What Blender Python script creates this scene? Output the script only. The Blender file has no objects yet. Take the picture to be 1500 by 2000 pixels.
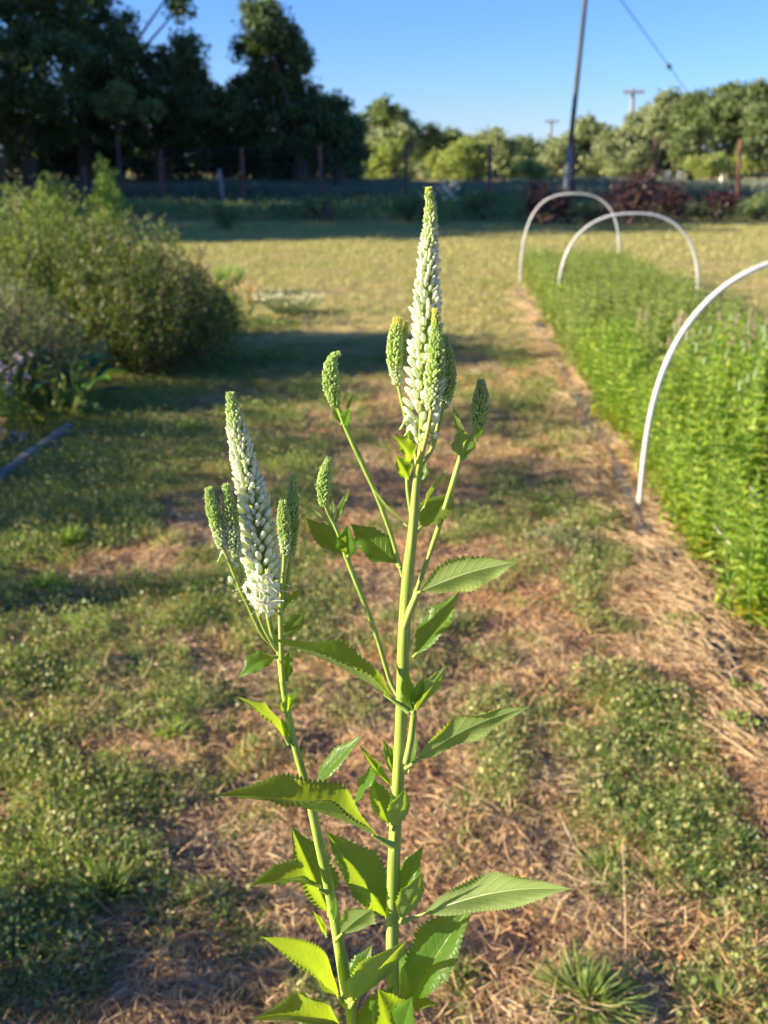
import bpy, math, random
import numpy as np
from mathutils import Vector
C = bpy.context.scene.collection
SC = bpy.context.scene
PI = math.pi
R = math.radians
random.seed(7)
rng = np.random.default_rng(7)

# ------------------------------------------------------------------ camera, sky, sun, exposure
PITCH = R(19.6); FPX = 1950.0; CAMZ = 1.5
cam_d = bpy.data.cameras.new("camera"); cam = bpy.data.objects.new("camera", cam_d); C.objects.link(cam)
cam.location = (0, 0, CAMZ); cam.rotation_euler = (PI/2 - PITCH, 0, 0)
cam_d.sensor_fit = 'VERTICAL'; cam_d.sensor_height = 36; cam_d.lens = FPX/2000*36
cam_d.clip_start = 0.02; cam_d.clip_end = 3000
cam_d.dof.use_dof = True; cam_d.dof.focus_distance = 0.66; cam_d.dof.aperture_fstop = 10.5; cam_d.dof.aperture_blades = 0
SC.camera = cam

SUN_EL = R(18.5); SUN_AZ = R(-101)          # azimuth measured clockwise from +Y (straight ahead); the sun is at the left
world = bpy.data.worlds.new("World"); SC.world = world; world.use_nodes = True
wn = world.node_tree.nodes; wl = world.node_tree.links
bg = wn['Background']; sky = wn.new('ShaderNodeTexSky'); sky.sky_type = 'NISHITA'
sky.sun_disc = False; sky.sun_elevation = SUN_EL; sky.sun_rotation = SUN_AZ
sky.altitude = 300; sky.air_density = 1.0; sky.dust_density = 0.0; sky.ozone_density = 8.0
sm_ = wn.new('ShaderNodeMix'); sm_.data_type = 'RGBA'; sm_.blend_type = 'MULTIPLY'; sm_.inputs[0].default_value = 1; sm_.inputs[7].default_value = (1.0, .94, 1.14, 1)
wl.new(sky.outputs[0], sm_.inputs[6]); wl.new(sm_.outputs[2], bg.inputs[0]); bg.inputs[1].default_value = 0.068
sl = bpy.data.lights.new("sun", 'SUN'); sl.energy = 4.8; sl.angle = R(0.53); sl.color = (1.0, 0.83, 0.60)
so = bpy.data.objects.new("sun", sl); C.objects.link(so)
sdir = Vector((math.sin(SUN_AZ)*math.cos(SUN_EL), math.cos(SUN_AZ)*math.cos(SUN_EL), math.sin(SUN_EL)))
so.rotation_euler = sdir.to_track_quat('Z', 'Y').to_euler(); so.location = (-20, 5, 12)
SC.view_settings.view_transform = 'Standard'; SC.view_settings.look = 'None'
SC.view_settings.gamma = 1; SC.view_settings.exposure = 1.62
SC.render.engine = 'CYCLES'
SC.cycles.use_denoising = True
SC.cycles.max_bounces = 6; SC.cycles.diffuse_bounces = 3; SC.cycles.transmission_bounces = 4; SC.cycles.transparent_max_bounces = 4
SC.cycles.sample_clamp_indirect = 6

# ------------------------------------------------------------------ geometry helpers
FW = np.array([0, math.cos(PITCH), -math.sin(PITCH)]); UP = np.array([0, math.sin(PITCH), math.cos(PITCH)]); RT = np.array([1.0, 0, 0])
CAM = np.array([0, 0, CAMZ])
def ray(px, py): return FW + RT*((px-750)/FPX) + UP*((1000-py)/FPX)
def P(px, py, Y):
    d = ray(px, py); return CAM + d*(Y/d[1])
def G(px, py):
    d = ray(px, py); return CAM + d*(CAMZ/-d[2])
def nrm(a): return a/np.maximum(np.linalg.norm(a, axis=-1, keepdims=True), 1e-9)

def hash2(ix, iy, s):
    n = np.sin(ix*127.1+iy*311.7+s*74.7)*43758.5453
    return n-np.floor(n)
def vnoise(x, y, s=0):
    ix = np.floor(x); iy = np.floor(y); fx = x-ix; fy = y-iy
    fx = fx*fx*(3-2*fx); fy = fy*fy*(3-2*fy)
    a = hash2(ix, iy, s); b = hash2(ix+1, iy, s); c = hash2(ix, iy+1, s); d = hash2(ix+1, iy+1, s)
    return (a*(1-fx)+b*fx)*(1-fy)+(c*(1-fx)+d*fx)*fy
def fbm(x, y, s=0, o=3):
    v = 0; a = .5; t = 0
    for k in range(o):
        v = v+a*vnoise(x*2**k+13*k, y*2**k+7*k, s+k); t += a; a *= .5
    return v/t

class MB:
    """collects vertex / face arrays and links them as one mesh object"""
    def __init__(s): s.v = []; s.f = []; s.n = 0; s.uv = []; s.hasuv = False
    def add(s, v, f, mi=0, uv=None):
        v = np.asarray(v, float).reshape(-1, 3); f = np.asarray(f, int)
        if len(v) == 0: return s
        s.v.append(v); s.f.append((f+s.n, mi)); s.n += len(v)
        if uv is None: uv = np.zeros((len(v), 2))
        else: s.hasuv = True
        s.uv.append(uv); return s
    def mesh(s, name, mats, smooth=True, origin=None):
        me = bpy.data.meshes.new(name)
        v = np.concatenate(s.v)
        if origin is not None: v = v-np.asarray(origin)
        me.vertices.add(len(v)); me.vertices.foreach_set('co', v.ravel().astype(np.float32))
        loops = np.concatenate([f.ravel() for f, m in s.f]); sizes = np.concatenate([np.full(len(f), f.shape[1]) for f, m in s.f])
        mi = np.concatenate([np.full(len(f), m) for f, m in s.f])
        me.loops.add(len(loops)); me.loops.foreach_set('vertex_index', loops.astype(np.int32))
        st = np.concatenate([[0], np.cumsum(sizes)[:-1]])
        me.polygons.add(len(sizes)); me.polygons.foreach_set('loop_start', st.astype(np.int32)); me.polygons.foreach_set('loop_total', sizes.astype(np.int32))
        me.polygons.foreach_set('material_index', mi.astype(np.int32))
        me.polygons.foreach_set('use_smooth', np.full(len(sizes), smooth))
        if s.hasuv:
            uv = np.concatenate(s.uv)[loops]; l = me.uv_layers.new(name='UVMap'); l.data.foreach_set('uv', uv.ravel().astype(np.float32))
        me.update(calc_edges=True); me.validate()
        for m in (mats if isinstance(mats, (list, tuple)) else [mats]): me.materials.append(m)
        return me
    def build(s, name, mats, parent=None, smooth=True, origin=None):
        if origin is None: origin = WORLDLOC.get(parent.name, np.zeros(3)) if parent else np.zeros(3)
        o = bpy.data.objects.new(name, s.mesh(name, mats, smooth, origin)); C.objects.link(o)
        if parent: o.parent = parent
        else: o.location = origin
        WORLDLOC[o.name] = np.asarray(origin, float)
        return o
WORLDLOC = {}
def tag(o, label=None, cat=None, group=None, kind=None):
    if label: o['label'] = label
    if cat: o['category'] = cat
    if group: o['group'] = group
    if kind: o['kind'] = kind
    return o
def empty(name, loc, label, cat, group=None):
    o = bpy.data.objects.new(name, None); C.objects.link(o); o.location = tuple(loc); o.empty_display_size = .1
    WORLDLOC[o.name] = np.asarray(loc, float); return tag(o, label, cat, group)
def copy_tree(o, parent=None):
    c = o.copy(); C.objects.link(c); c.parent = parent
    for ch in o.children: copy_tree(ch, c)
    return c

# templates: x = width (-.5...5), y = length 0..1, z = normal
LEAF = (np.array([[0,0,0],[.34,.22,.06],[.42,.6,.06],[0,1,-.06],[-.42,.6,.06],[-.34,.22,.06]], float), np.array([[0,1,2,3],[0,3,4,5]]))
LEAFN = (np.array([[0,0,0],[.4,.3,.10],[.36,.65,.05],[0,1,-.12],[-.36,.65,.05],[-.4,.3,.10]], float), np.array([[0,1,2,3],[0,3,4,5]]))
BLADE = (np.array([[-.5,0,0],[.5,0,0],[-.48,.4,.0],[.48,.4,.0],[-.33,.75,-.08],[.33,.75,-.08],[-.04,1,-.2],[.04,1,-.2]], float), np.array([[0,1,3,2],[2,3,5,4],[4,5,7,6]]))
STRAW = (np.array([[-.5,0,0],[.5,0,0],[0,0,.8],[-.5,1,0],[.5,1,0],[0,1,.8]], float), np.array([[0,1,4,3],[1,2,5,4],[2,0,3,5]]))
def sphere_t(nu=6, nv=5, p=1.0):
    v = [[0,0,0]]
    for j in range(1, nv):
        a = PI*j/nv; r = .5*math.sin(a)**p
        for i in range(nu): v.append([r*math.cos(2*PI*i/nu), .5-.5*math.cos(a), r*math.sin(2*PI*i/nu)])
    v.append([0,1,0]); t = []; q = []
    for i in range(nu):
        j = (i+1) % nu; t.append([0,1+i,1+j]); t.append([len(v)-1, 1+(nv-2)*nu+j, 1+(nv-2)*nu+i])
        for k in range(nv-2): q.append([1+k*nu+i, 1+(k+1)*nu+i, 1+(k+1)*nu+j, 1+k*nu+j])
    return np.array(v, float), np.array(t), np.array(q)
def stamp(mb, T, pos, ydir, nref, length, width, mi=0, zs=None):
    pos = np.asarray(pos, float).reshape(-1, 3); N = len(pos)
    if N == 0: return
    y = nrm(np.broadcast_to(ydir, (N,3)).astype(float)); nr = np.broadcast_to(nref, (N,3)).astype(float)
    x = nrm(np.cross(y, nr)); z = np.cross(x, y)
    L = np.broadcast_to(length, N); W = np.broadcast_to(width, N); Z = L*.9 if zs is None else np.broadcast_to(zs, N)
    tv = T[0]
    v = pos[:,None,:] + x[:,None,:]*(tv[None,:,0:1]*W[:,None,None]) + y[:,None,:]*(tv[None,:,1:2]*L[:,None,None]) + z[:,None,:]*(tv[None,:,2:3]*Z[:,None,None])
    n = len(tv); base = (np.arange(N)*n)[:,None,None]; v = v.reshape(-1, 3)
    first = True
    for tf in T[1:]:
        f = (tf[None]+base).reshape(-1, tf.shape[1])
        if first: mb.add(v, f, mi); first = False; start = mb.n-len(v)
        else: mb.f.append((f+start, mi))
def rdir(n, zb=0.0):
    d = rng.normal(size=(n,3)); d[:,2] += zb; return nrm(d)
def catmull(pts, n):
    p = np.array(pts, float); p = np.vstack([2*p[0]-p[1], p, 2*p[-1]-p[-2]]); out = []
    m = len(p)-3
    for t in np.linspace(0, m, n):
        i = min(int(t), m-1); f = t-i; a, b, c, d = p[i:i+4]
        out.append(.5*((2*b)+(c-a)*f+(2*a-5*b+4*c-d)*f*f+(3*b-a-3*c+d)*f**3))
    return np.array(out)
def tube(mb, pts, rad, sides=8, mi=0, n=None, cap=True, lump=0.0):
    pts = np.array(pts, float)
    if np.ndim(rad) and len(rad) != len(pts): rad = np.interp(np.linspace(0, 1, len(pts)), np.linspace(0, 1, len(rad)), rad)
    if n: 
        rr = np.interp(np.linspace(0, 1, n), np.linspace(0, 1, len(pts)), np.broadcast_to(rad, len(pts))); pts = catmull(pts, n) if len(pts) > 2 else pts[0]+(pts[-1]-pts[0])*np.linspace(0,1,n)[:,None]
    else: rr = np.broadcast_to(rad, len(pts))
    t = nrm(np.gradient(pts, axis=0)); ref = np.array([0.31,.9,.1]); 
    if abs(np.dot(nrm(pts[-1]-pts[0]), nrm(ref))) > .9: ref = np.array([1,0,.1])
    x = nrm(np.cross(t, ref)); y = np.cross(t, x); a = np.arange(sides)*2*PI/sides
    ring = rr[:,None]*(1+lump*np.cos(a*4)[None]) if lump else rr[:,None]*np.ones(sides)[None]
    v = pts[:,None,:]+(x[:,None,:]*np.cos(a)[None,:,None]+y[:,None,:]*np.sin(a)[None,:,None])*ring[:,:,None]
    k = len(pts); f = []
    i = np.arange(k-1)[:,None]*sides; j = np.arange(sides)[None]; j2 = (j+1) % sides
    f = np.stack([i+j, i+j2, i+sides+j2, i+sides+j], -1).reshape(-1, 4)
    mb.add(v.reshape(-1, 3), f, mi)
    if cap:
        for e, o in ((0, -1), (k-1, 1)):
            c = pts[e]; vv = np.vstack([v[e], c[None]]); ff = np.array([[q, (q+1) % sides, sides] if o > 0 else [(q+1) % sides, q, sides] for q in range(sides)])
            mb.add(vv, ff, mi)
def box(mb, x0, x1, y0, y1, z0, z1, mi=0):
    v = [[x,y,z] for x in (x0,x1) for y in (y0,y1) for z in (z0,z1)]
    mb.add(v, [[0,1,3,2],[4,6,7,5],[0,4,5,1],[2,3,7,6],[0,2,6,4],[1,5,7,3]], mi)

# ------------------------------------------------------------------ materials
def mat(name): 
    m = bpy.data.materials.new(name); m.use_nodes = True; nt = m.node_tree
    return m, nt, nt.nodes['Principled BSDF'], nt.nodes['Material Output']
def ramp(nt, stops, fac=None):
    r = nt.nodes.new('ShaderNodeValToRGB'); e = r.color_ramp.elements
    while len(e) < len(stops): e.new(.5)
    for i, (p, c) in enumerate(stops): e[i].position = p; e[i].color = (*c, 1)
    if fac is not None: nt.links.new(fac, r.inputs[0])
    return r.outputs[0]
def noise(nt, scale, detail=4, vec=None, dist=0.0):
    n = nt.nodes.new('ShaderNodeTexNoise'); n.inputs['Scale'].default_value = scale; n.inputs['Detail'].default_value = detail; n.inputs['Distortion'].default_value = dist
    if vec is not None: nt.links.new(vec, n.inputs['Vector'])
    return n.outputs['Fac']
def mixc(nt, a, b, fac, mode='MIX'):
    m = nt.nodes.new('ShaderNodeMix'); m.data_type = 'RGBA'; m.blend_type = mode
    for s, v in ((m.inputs[0], fac), (m.inputs[6], a), (m.inputs[7], b)):
        if isinstance(v, (int, float)): s.default_value = v
        elif isinstance(v, tuple): s.default_value = (*v, 1)
        else: nt.links.new(v, s)
    return m.outputs[2]
def math_n(nt, op, a, b=None, c=None):
    m = nt.nodes.new('ShaderNodeMath'); m.operation = op
    for s, v in zip(m.inputs, (a, b, c)):
        if v is None: continue
        if isinstance(v, (int, float)): s.default_value = v
        else: nt.links.new(v, s)
    return m.outputs[0]
def world_pos(nt):
    return nt.nodes.new('ShaderNodeNewGeometry').outputs['Position']
def foliage(name, cols, trans=0.35, rough=.5, tcol=1.6, spec=.35, patch=None, patch_cols=None):
    """leaves: colour varies leaf by leaf and plant by plant, light passes through"""
    m, nt, b, out = mat(name)
    g = nt.nodes.new('ShaderNodeNewGeometry'); oi = nt.nodes.new('ShaderNodeObjectInfo')
    f = math_n(nt, 'FRACT', math_n(nt, 'ADD', g.outputs['Random Per Island'], oi.outputs['Random']))
    n = len(cols); col = ramp(nt, [(i/(n-1), c) for i, c in enumerate(cols)], f)
    if patch:
        pn = noise(nt, patch, 3, g.outputs['Position']); pf = ramp(nt, [(.42, (0,0,0)), (.6, (1,1,1))], pn)
        col2 = ramp(nt, [(i/(len(patch_cols)-1), c) for i, c in enumerate(patch_cols)], f); col = mixc(nt, col, col2, pf)
    nt.links.new(col, b.inputs['Base Color']); b.inputs['Roughness'].default_value = rough; b.inputs['Specular IOR Level'].default_value = spec
    t = nt.nodes.new('ShaderNodeBsdfTranslucent'); tc = mixc(nt, col, (tcol*.95, tcol, tcol*.45), 1.0, 'MULTIPLY'); nt.links.new(tc, t.inputs[0])
    mx = nt.nodes.new('ShaderNodeMixShader'); mx.inputs[0].default_value = trans
    nt.links.new(b.outputs[0], mx.inputs[1]); nt.links.new(t.outputs[0], mx.inputs[2]); nt.links.new(mx.outputs[0], out.inputs[0])
    return m
def plain(name, c1, c2=None, scale=20, rough=.7, spec=.3, bump=0, stretch=None, metal=0):
    m, nt, b, out = mat(name); vec = nt.nodes.new('ShaderNodeTexCoord').outputs['Object']
    if stretch:
        mp = nt.nodes.new('ShaderNodeMapping'); mp.inputs['Scale'].default_value = stretch; nt.links.new(vec, mp.inputs[0]); vec = mp.outputs[0]
    nf = noise(nt, scale, 5, vec)
    nt.links.new(ramp(nt, [(.3, c1), (.7, c2 or c1)], nf), b.inputs['Base Color'])
    b.inputs['Roughness'].default_value = rough; b.inputs['Specular IOR Level'].default_value = spec; b.inputs['Metallic'].default_value = metal
    if bump:
        bp = nt.nodes.new('ShaderNodeBump'); bp.inputs['Strength'].default_value = bump; bp.inputs['Distance'].default_value = .01
        nt.links.new(nf, bp.inputs['Height']); nt.links.new(bp.outputs[0], b.inputs['Normal'])
    return m

def ground_material():
    m, nt, b, out = mat('soil_and_turf'); p = world_pos(nt)
    big = noise(nt, 0.9, 4, p); mid = noise(nt, 5, 5, p); fine = noise(nt, 45, 6, p); vf = noise(nt, 160, 4, p)
    soil = ramp(nt, [(.25, (.06,.04,.03)), (.5, (.21,.13,.085)), (.72, (.42,.28,.18))], mixc(nt, fine, vf, .4))
    dry = ramp(nt, [(.3, (.30,.20,.09)), (.7, (.58,.43,.22))], fine)
    green = ramp(nt, [(.3, (.14,.17,.04)), (.7, (.32,.33,.10))], fine)
    near = mixc(nt, soil, dry, ramp(nt, [(.4, (0,0,0)), (.62, (.8,.8,.8))], mid))
    sx = nt.nodes.new('ShaderNodeSeparateXYZ'); nt.links.new(p, sx.inputs[0])
    far = mixc(nt, mixc(nt, dry, (.52,.41,.17), .5), green, ramp(nt, [(.36, (.1,.1,.1)), (.62, (.9,.9,.9))], mixc(nt, big, mid, .45)))
    ff = math_n(nt, 'MULTIPLY', math_n(nt, 'SUBTRACT', sx.outputs[1], 4.0), .22)
    ffc = nt.nodes.new('ShaderNodeClamp'); nt.links.new(ff, ffc.inputs[0])
    nt.links.new(mixc(nt, near, far, ffc.outputs[0]), b.inputs['Base Color'])
    b.inputs['Roughness'].default_value = .95; b.inputs['Specular IOR Level'].default_value = .1
    bp = nt.nodes.new('ShaderNodeBump'); bp.inputs['Strength'].default_value = .9; bp.inputs['Distance'].default_value = .02
    nt.links.new(mixc(nt, fine, vf, .3), bp.inputs['Height']); nt.links.new(bp.outputs[0], b.inputs['Normal'])
    return m

def hero_leaf_material(name, top, top2, under, tr, trans=.44):
    m, nt, b, out = mat(name)
    g = nt.nodes.new('ShaderNodeNewGeometry'); uv = nt.nodes.new('ShaderNodeUVMap'); uv.uv_map = 'UVMap'
    s = nt.nodes.new('ShaderNodeSeparateXYZ'); nt.links.new(uv.outputs[0], s.inputs[0]); u, v = s.outputs[0], s.outputs[1]
    av = math_n(nt, 'ABSOLUTE', v)
    ph = math_n(nt, 'SUBTRACT', math_n(nt, 'MULTIPLY', u, 10.0), math_n(nt, 'MULTIPLY', av, 2.6))
    fr = math_n(nt, 'FRACT', ph); d = math_n(nt, 'ABSOLUTE', math_n(nt, 'SUBTRACT', fr, .5))
    vein = ramp(nt, [(.40, (0,0,0)), (.49, (1,1,1))], d)
    mid = ramp(nt, [(.02, (1,1,1)), (.07, (0,0,0))], av)
    vs = nt.nodes.new('ShaderNodeMix'); vs.data_type = 'RGBA'; vs.blend_type = 'LIGHTEN'; vs.inputs[0].default_value = 1
    vm = mixc(nt, (0,0,0), vein, .45); nt.links.new(vm, vs.inputs[6]); nt.links.new(mid, vs.inputs[7]); veins = vs.outputs[2]
    nz = noise(nt, 90, 4, g.outputs['Position']); nb = noise(nt, 14, 3, g.outputs['Position'])
    c = mixc(nt, top, top2, nb); c = mixc(nt, c, (top[0]*2.2, top[1]*1.7, top[2]*1.6), veins)
    un = mixc(nt, under, (under[0]*1.35, under[1]*1.25, under[2]*1.3), veins)
    base = mixc(nt, c, un, g.outputs['Backfacing'])
    spn = noise(nt, 150, 3, g.outputs['Position'], .6); base = mixc(nt, base, (.30,.24,.08), ramp(nt, [(.69, (0,0,0)), (.73, (.75,.75,.75))], spn))
    yl = noise(nt, 9, 2, g.outputs['Position']); ylm = math_n(nt, 'MULTIPLY', ramp(nt, [(.5, (0,0,0)), (.75, (.55,.55,.55))], yl), av); base = mixc(nt, base, (.36,.38,.06), ylm)
    nt.links.new(base, b.inputs['Base Color'])
    rr = ramp(nt, [(.3, (.30,.30,.30)), (.7, (.52,.52,.52))], nz); nt.links.new(rr, b.inputs['Roughness']); b.inputs['Specular IOR Level'].default_value = .34
    bp = nt.nodes.new('ShaderNodeBump'); bp.inputs['Strength'].default_value = .45; bp.inputs['Distance'].default_value = .0025; bp.invert = True
    hh = mixc(nt, veins, nz, .35); nt.links.new(hh, bp.inputs['Height']); nt.links.new(bp.outputs[0], b.inputs['Normal'])
    t = nt.nodes.new('ShaderNodeBsdfTranslucent'); tc = mixc(nt, tr, (tr[0]*1.25, tr[1]*1.15, tr[2]), nb); tc = mixc(nt, tc, (tr[0]*.55, tr[1]*.6, tr[2]*.6), mixc(nt, (0,0,0), veins, .25))
    nt.links.new(tc, t.inputs[0])
    mx = nt.nodes.new('ShaderNodeMixShader'); mx.inputs[0].default_value = trans
    nt.links.new(b.outputs[0], mx.inputs[1]); nt.links.new(t.outputs[0], mx.inputs[2]); nt.links.new(mx.outputs[0], out.inputs[0])
    return m

M = {}
M['ground'] = ground_material()
M['leaf_hero'] = hero_leaf_material('plant_leaf', (.042,.12,.015), (.07,.165,.022), (.195,.275,.10), (.46,.68,.03))
M['stem_hero'] = foliage('plant_stem', [(.34,.45,.09), (.39,.50,.12)], .12, .45, 1.3)
def stem_material():
    m, nt, b, out = mat('plant_stem'); p = nt.nodes.new('ShaderNodeTexCoord').outputs['Object']
    mp = nt.nodes.new('ShaderNodeMapping'); mp.inputs['Scale'].default_value = (260, 260, 14); nt.links.new(p, mp.inputs[0]); st = noise(nt, 1.0, 4, mp.outputs[0]); bl = noise(nt, 22, 4, p); sp = noise(nt, 420, 2, p)
    c = mixc(nt, ramp(nt, [(.3, (.21,.33,.05)), (.55, (.30,.41,.08)), (.75, (.40,.48,.15))], st), (.38,.40,.11), ramp(nt, [(.52, (0,0,0)), (.68, (.7,.7,.7))], bl))
    c = mixc(nt, c, (.20,.22,.06), ramp(nt, [(.66, (0,0,0)), (.72, (.6,.6,.6))], sp)); nt.links.new(c, b.inputs['Base Color'])
    b.inputs['Roughness'].default_value = .5; b.inputs['Specular IOR Level'].default_value = .35; b.inputs['Subsurface Weight'].default_value = .12; b.inputs['Subsurface Radius'].default_value = (.003,.004,.001)
    bp = nt.nodes.new('ShaderNodeBump'); bp.inputs['Strength'].default_value = .6; bp.inputs['Distance'].default_value = .0008; nt.links.new(st, bp.inputs['Height']); nt.links.new(bp.outputs[0], b.inputs['Normal']); return m
M['stem_hero'] = stem_material()
M['bud_white'] = foliage('white_bud', [(.80,.86,.76), (.86,.90,.84), (.90,.92,.90)], .42, .55, 1.0)
M['bud_mid'] = foliage('pale_green_bud', [(.60,.70,.42), (.70,.78,.54), (.78,.85,.68)], .4, .55, 1.2)
M['bud_green'] = foliage('green_bud', [(.42,.57,.18), (.50,.65,.24), (.58,.72,.31)], .4, .55, 1.2)
M['bud_tip'] = foliage('yellow_green_bud', [(.62,.66,.12), (.72,.72,.14)], .22, .55, 1.1)
M['petal'] = foliage('white_petal', [(.88,.88,.85), (.92,.92,.90)], .5, .6, 1.0)
M['grass_dry'] = foliage('dry_grass', [(.42,.29,.15), (.60,.45,.26), (.72,.59,.38), (.30,.20,.11), (.54,.41,.19)], .2, .6, 1.1, .35, 1.7, [(.60,.32,.12), (.70,.44,.20), (.46,.26,.12), (.74,.55,.32)])
M['straw'] = foliage('straw', [(.42,.29,.15), (.58,.43,.25), (.66,.52,.33), (.36,.24,.13), (.52,.37,.19)], .1, .55, 1.0)
M['grass'] = foliage('green_grass', [(.07,.14,.035), (.17,.26,.06), (.31,.39,.11), (.12,.21,.06), (.50,.48,.21)], .38, .42, 1.5)
M['clover'] = foliage('ground_cover_leaves', [(.08,.14,.04), (.20,.27,.08), (.34,.38,.14), (.50,.45,.20), (.14,.21,.06)], .35, .4, 1.4)
M['litter'] = foliage('dead_leaf_litter', [(.17,.10,.06), (.42,.28,.155), (.52,.37,.21), (.34,.21,.12), (.44,.25,.15)], .12, .7, 1.0, .35, 1.7, [(.60,.33,.15), (.66,.41,.21), (.40,.22,.12), (.54,.31,.15)])
M['lawn'] = foliage('mown_lawn', [(.20,.26,.07), (.32,.36,.12), (.46,.43,.18), (.56,.48,.23), (.27,.31,.10)], .3, .5, 1.3)
M['crop'] = foliage('bed_plant_leaf', [(.20,.33,.05), (.32,.46,.07), (.48,.57,.12), (.22,.35,.055)], .48, .4, 1.6)
M['crop_edge'] = foliage('bed_plant_low_leaf', [(.18,.30,.05), (.26,.37,.06), (.52,.46,.05), (.22,.34,.05)], .4, .45, 1.6)
M['crop_far'] = foliage('bed_plant_leaf_duller', [(.26,.33,.09), (.33,.40,.13), (.44,.48,.19), (.30,.37,.10)], .48, .45, 1.6)
M['crop_stem'] = foliage('bed_plant_stem', [(.18,.30,.07), (.22,.34,.09)], .1, .5, 1.2)
M['pale_spike'] = foliage('pale_bud_spike', [(.36,.50,.24), (.46,.58,.34)], .2, .5, 1.0)
M['pink_spike'] = foliage('pink_spike', [(.62,.38,.40), (.68,.50,.46), (.58,.32,.42)], .3, .5, 1.0)
M['shrub'] = foliage('shrub_leaf', [(.12,.18,.045), (.17,.24,.055), (.27,.33,.075), (.14,.20,.06)], .36, .42, 1.5)
M['shrub_grey'] = foliage('grey_shrub_leaf', [(.15,.19,.09), (.22,.26,.12), (.28,.32,.16)], .3, .5, 1.2)
M['shrub_dark'] = foliage('dark_shrub_leaf', [(.08,.12,.035), (.12,.17,.045), (.24,.28,.07)], .25, .42, 1.5)
M['broad'] = foliage('broad_leaf', [(.03,.09,.06), (.05,.12,.07), (.10,.22,.02)], .4, .3, 1.8)
M['fresh'] = foliage('fresh_leaf', [(.16,.28,.05), (.22,.34,.07), (.28,.38,.10)], .4, .5, 1.4)
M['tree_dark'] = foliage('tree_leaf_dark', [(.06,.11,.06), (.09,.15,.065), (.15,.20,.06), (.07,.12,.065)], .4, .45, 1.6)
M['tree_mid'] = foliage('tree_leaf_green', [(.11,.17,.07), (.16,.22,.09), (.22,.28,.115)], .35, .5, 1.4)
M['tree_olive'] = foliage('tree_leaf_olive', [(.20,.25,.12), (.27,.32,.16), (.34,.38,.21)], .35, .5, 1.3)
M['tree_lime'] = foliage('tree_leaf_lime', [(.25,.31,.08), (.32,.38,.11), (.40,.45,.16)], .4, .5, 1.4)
M['burgundy'] = foliage('burgundy_leaf', [(.035,.012,.018), (.06,.02,.028), (.05,.03,.03)], .25, .45, 1.3)
M['blue_grass'] = foliage('grey_green_tall_grass', [(.11,.16,.11), (.17,.22,.15), (.24,.27,.19)], .25, .6, 1.1)
M['purple'] = foliage('purple_petal', [(.36,.24,.48), (.50,.40,.60), (.60,.55,.66)], .3, .5, 1.0)
M['bark'] = plain('bark', (.065,.052,.042), (.13,.105,.08), 12, .9, .1, .6, (1,1,.25))
M['twig'] = plain('twig', (.14,.10,.07), (.24,.18,.12), 30, .85, .1)
M['post'] = plain('rusty_post', (.13,.065,.05), (.20,.11,.085), 9, .85, .2, .3, (1,1,.3))
M['pole_dark'] = plain('weathered_pole', (.05,.06,.05), (.10,.11,.09), 6, .85, .2, .3, (4,4,.3))
M['pole_pale'] = plain('pale_pole_sleeve', (.22,.24,.24), (.32,.34,.33), 6, .6, .3)
M['pole_far'] = plain('far_pole', (.20,.21,.23), (.28,.29,.31), 5, .8, .2)
M['wire'] = plain('wire', (.10,.11,.13), None, 5, .5, .4)
M['hoop'] = plain('white_pvc', (.42,.43,.43), (.62,.63,.64), 7, .38, .45)
M['string'] = plain('white_netting', (.62,.62,.60), (.74,.74,.72), 40, .5, .4)
M['fabric'] = plain('weed_fabric', (.055,.058,.066), (.11,.115,.13), 30, .8, .2, .4)
M['plank'] = plain('grey_timber', (.22,.21,.22), (.33,.31,.31), 14, .85, .2, .4, (6,.6,6))
M['pebble'] = plain('pebble', (.36,.27,.24), (.55,.44,.40), 10, .85, .2)
M['white'] = plain('white_paint', (.75,.75,.73), None, 8, .5, .4)
M['orange'] = plain('orange_paint', (.80,.30,.03), None, 8, .5, .3)
M['red_stem'] = plain('reddish_stem', (.45,.14,.10), (.55,.22,.15), 30, .6, .3)

# ------------------------------------------------------------------ layout of the ground
def bed_left(y): return 1.17+.060*(np.asarray(y, float)-2.9)
BEDW = 1.34
def green_at(x, y):
    g = (fbm(x*2.6+3, y*2.2, 5, 4)-.5)*.85+.485 + .75*(fbm(x*7, y*6.5, 9, 3)-.5)+.125
    g = g-.15 + .10*np.exp(-((x-.68-.03*y)/.28)**2) + .20*(1/(1+np.exp((x+.75+.05*y)*5))) + .10*np.exp(-((y-5.6)/1.8)**2)*(x < -.3) - .045*np.exp(-((x+.02-.06*y)/.34)**2)
    g = g+.13*np.exp(-((x-.60)/.26)**2-((y-1.75)/.38)**2)
    g = g-.42*np.exp(-((x-bed_left(y)+.06)/.19)**2)
    return g
def gz(x, y):
    x = np.asarray(x, float); y = np.asarray(y, float)
    near = 1/(1+np.exp((y-14)*.5))
    return (.035*(fbm(x*1.4, y*1.4, 21, 3)-.5)+.060*(fbm(x*7, y*7, 31, 3)-.5))*near
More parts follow.
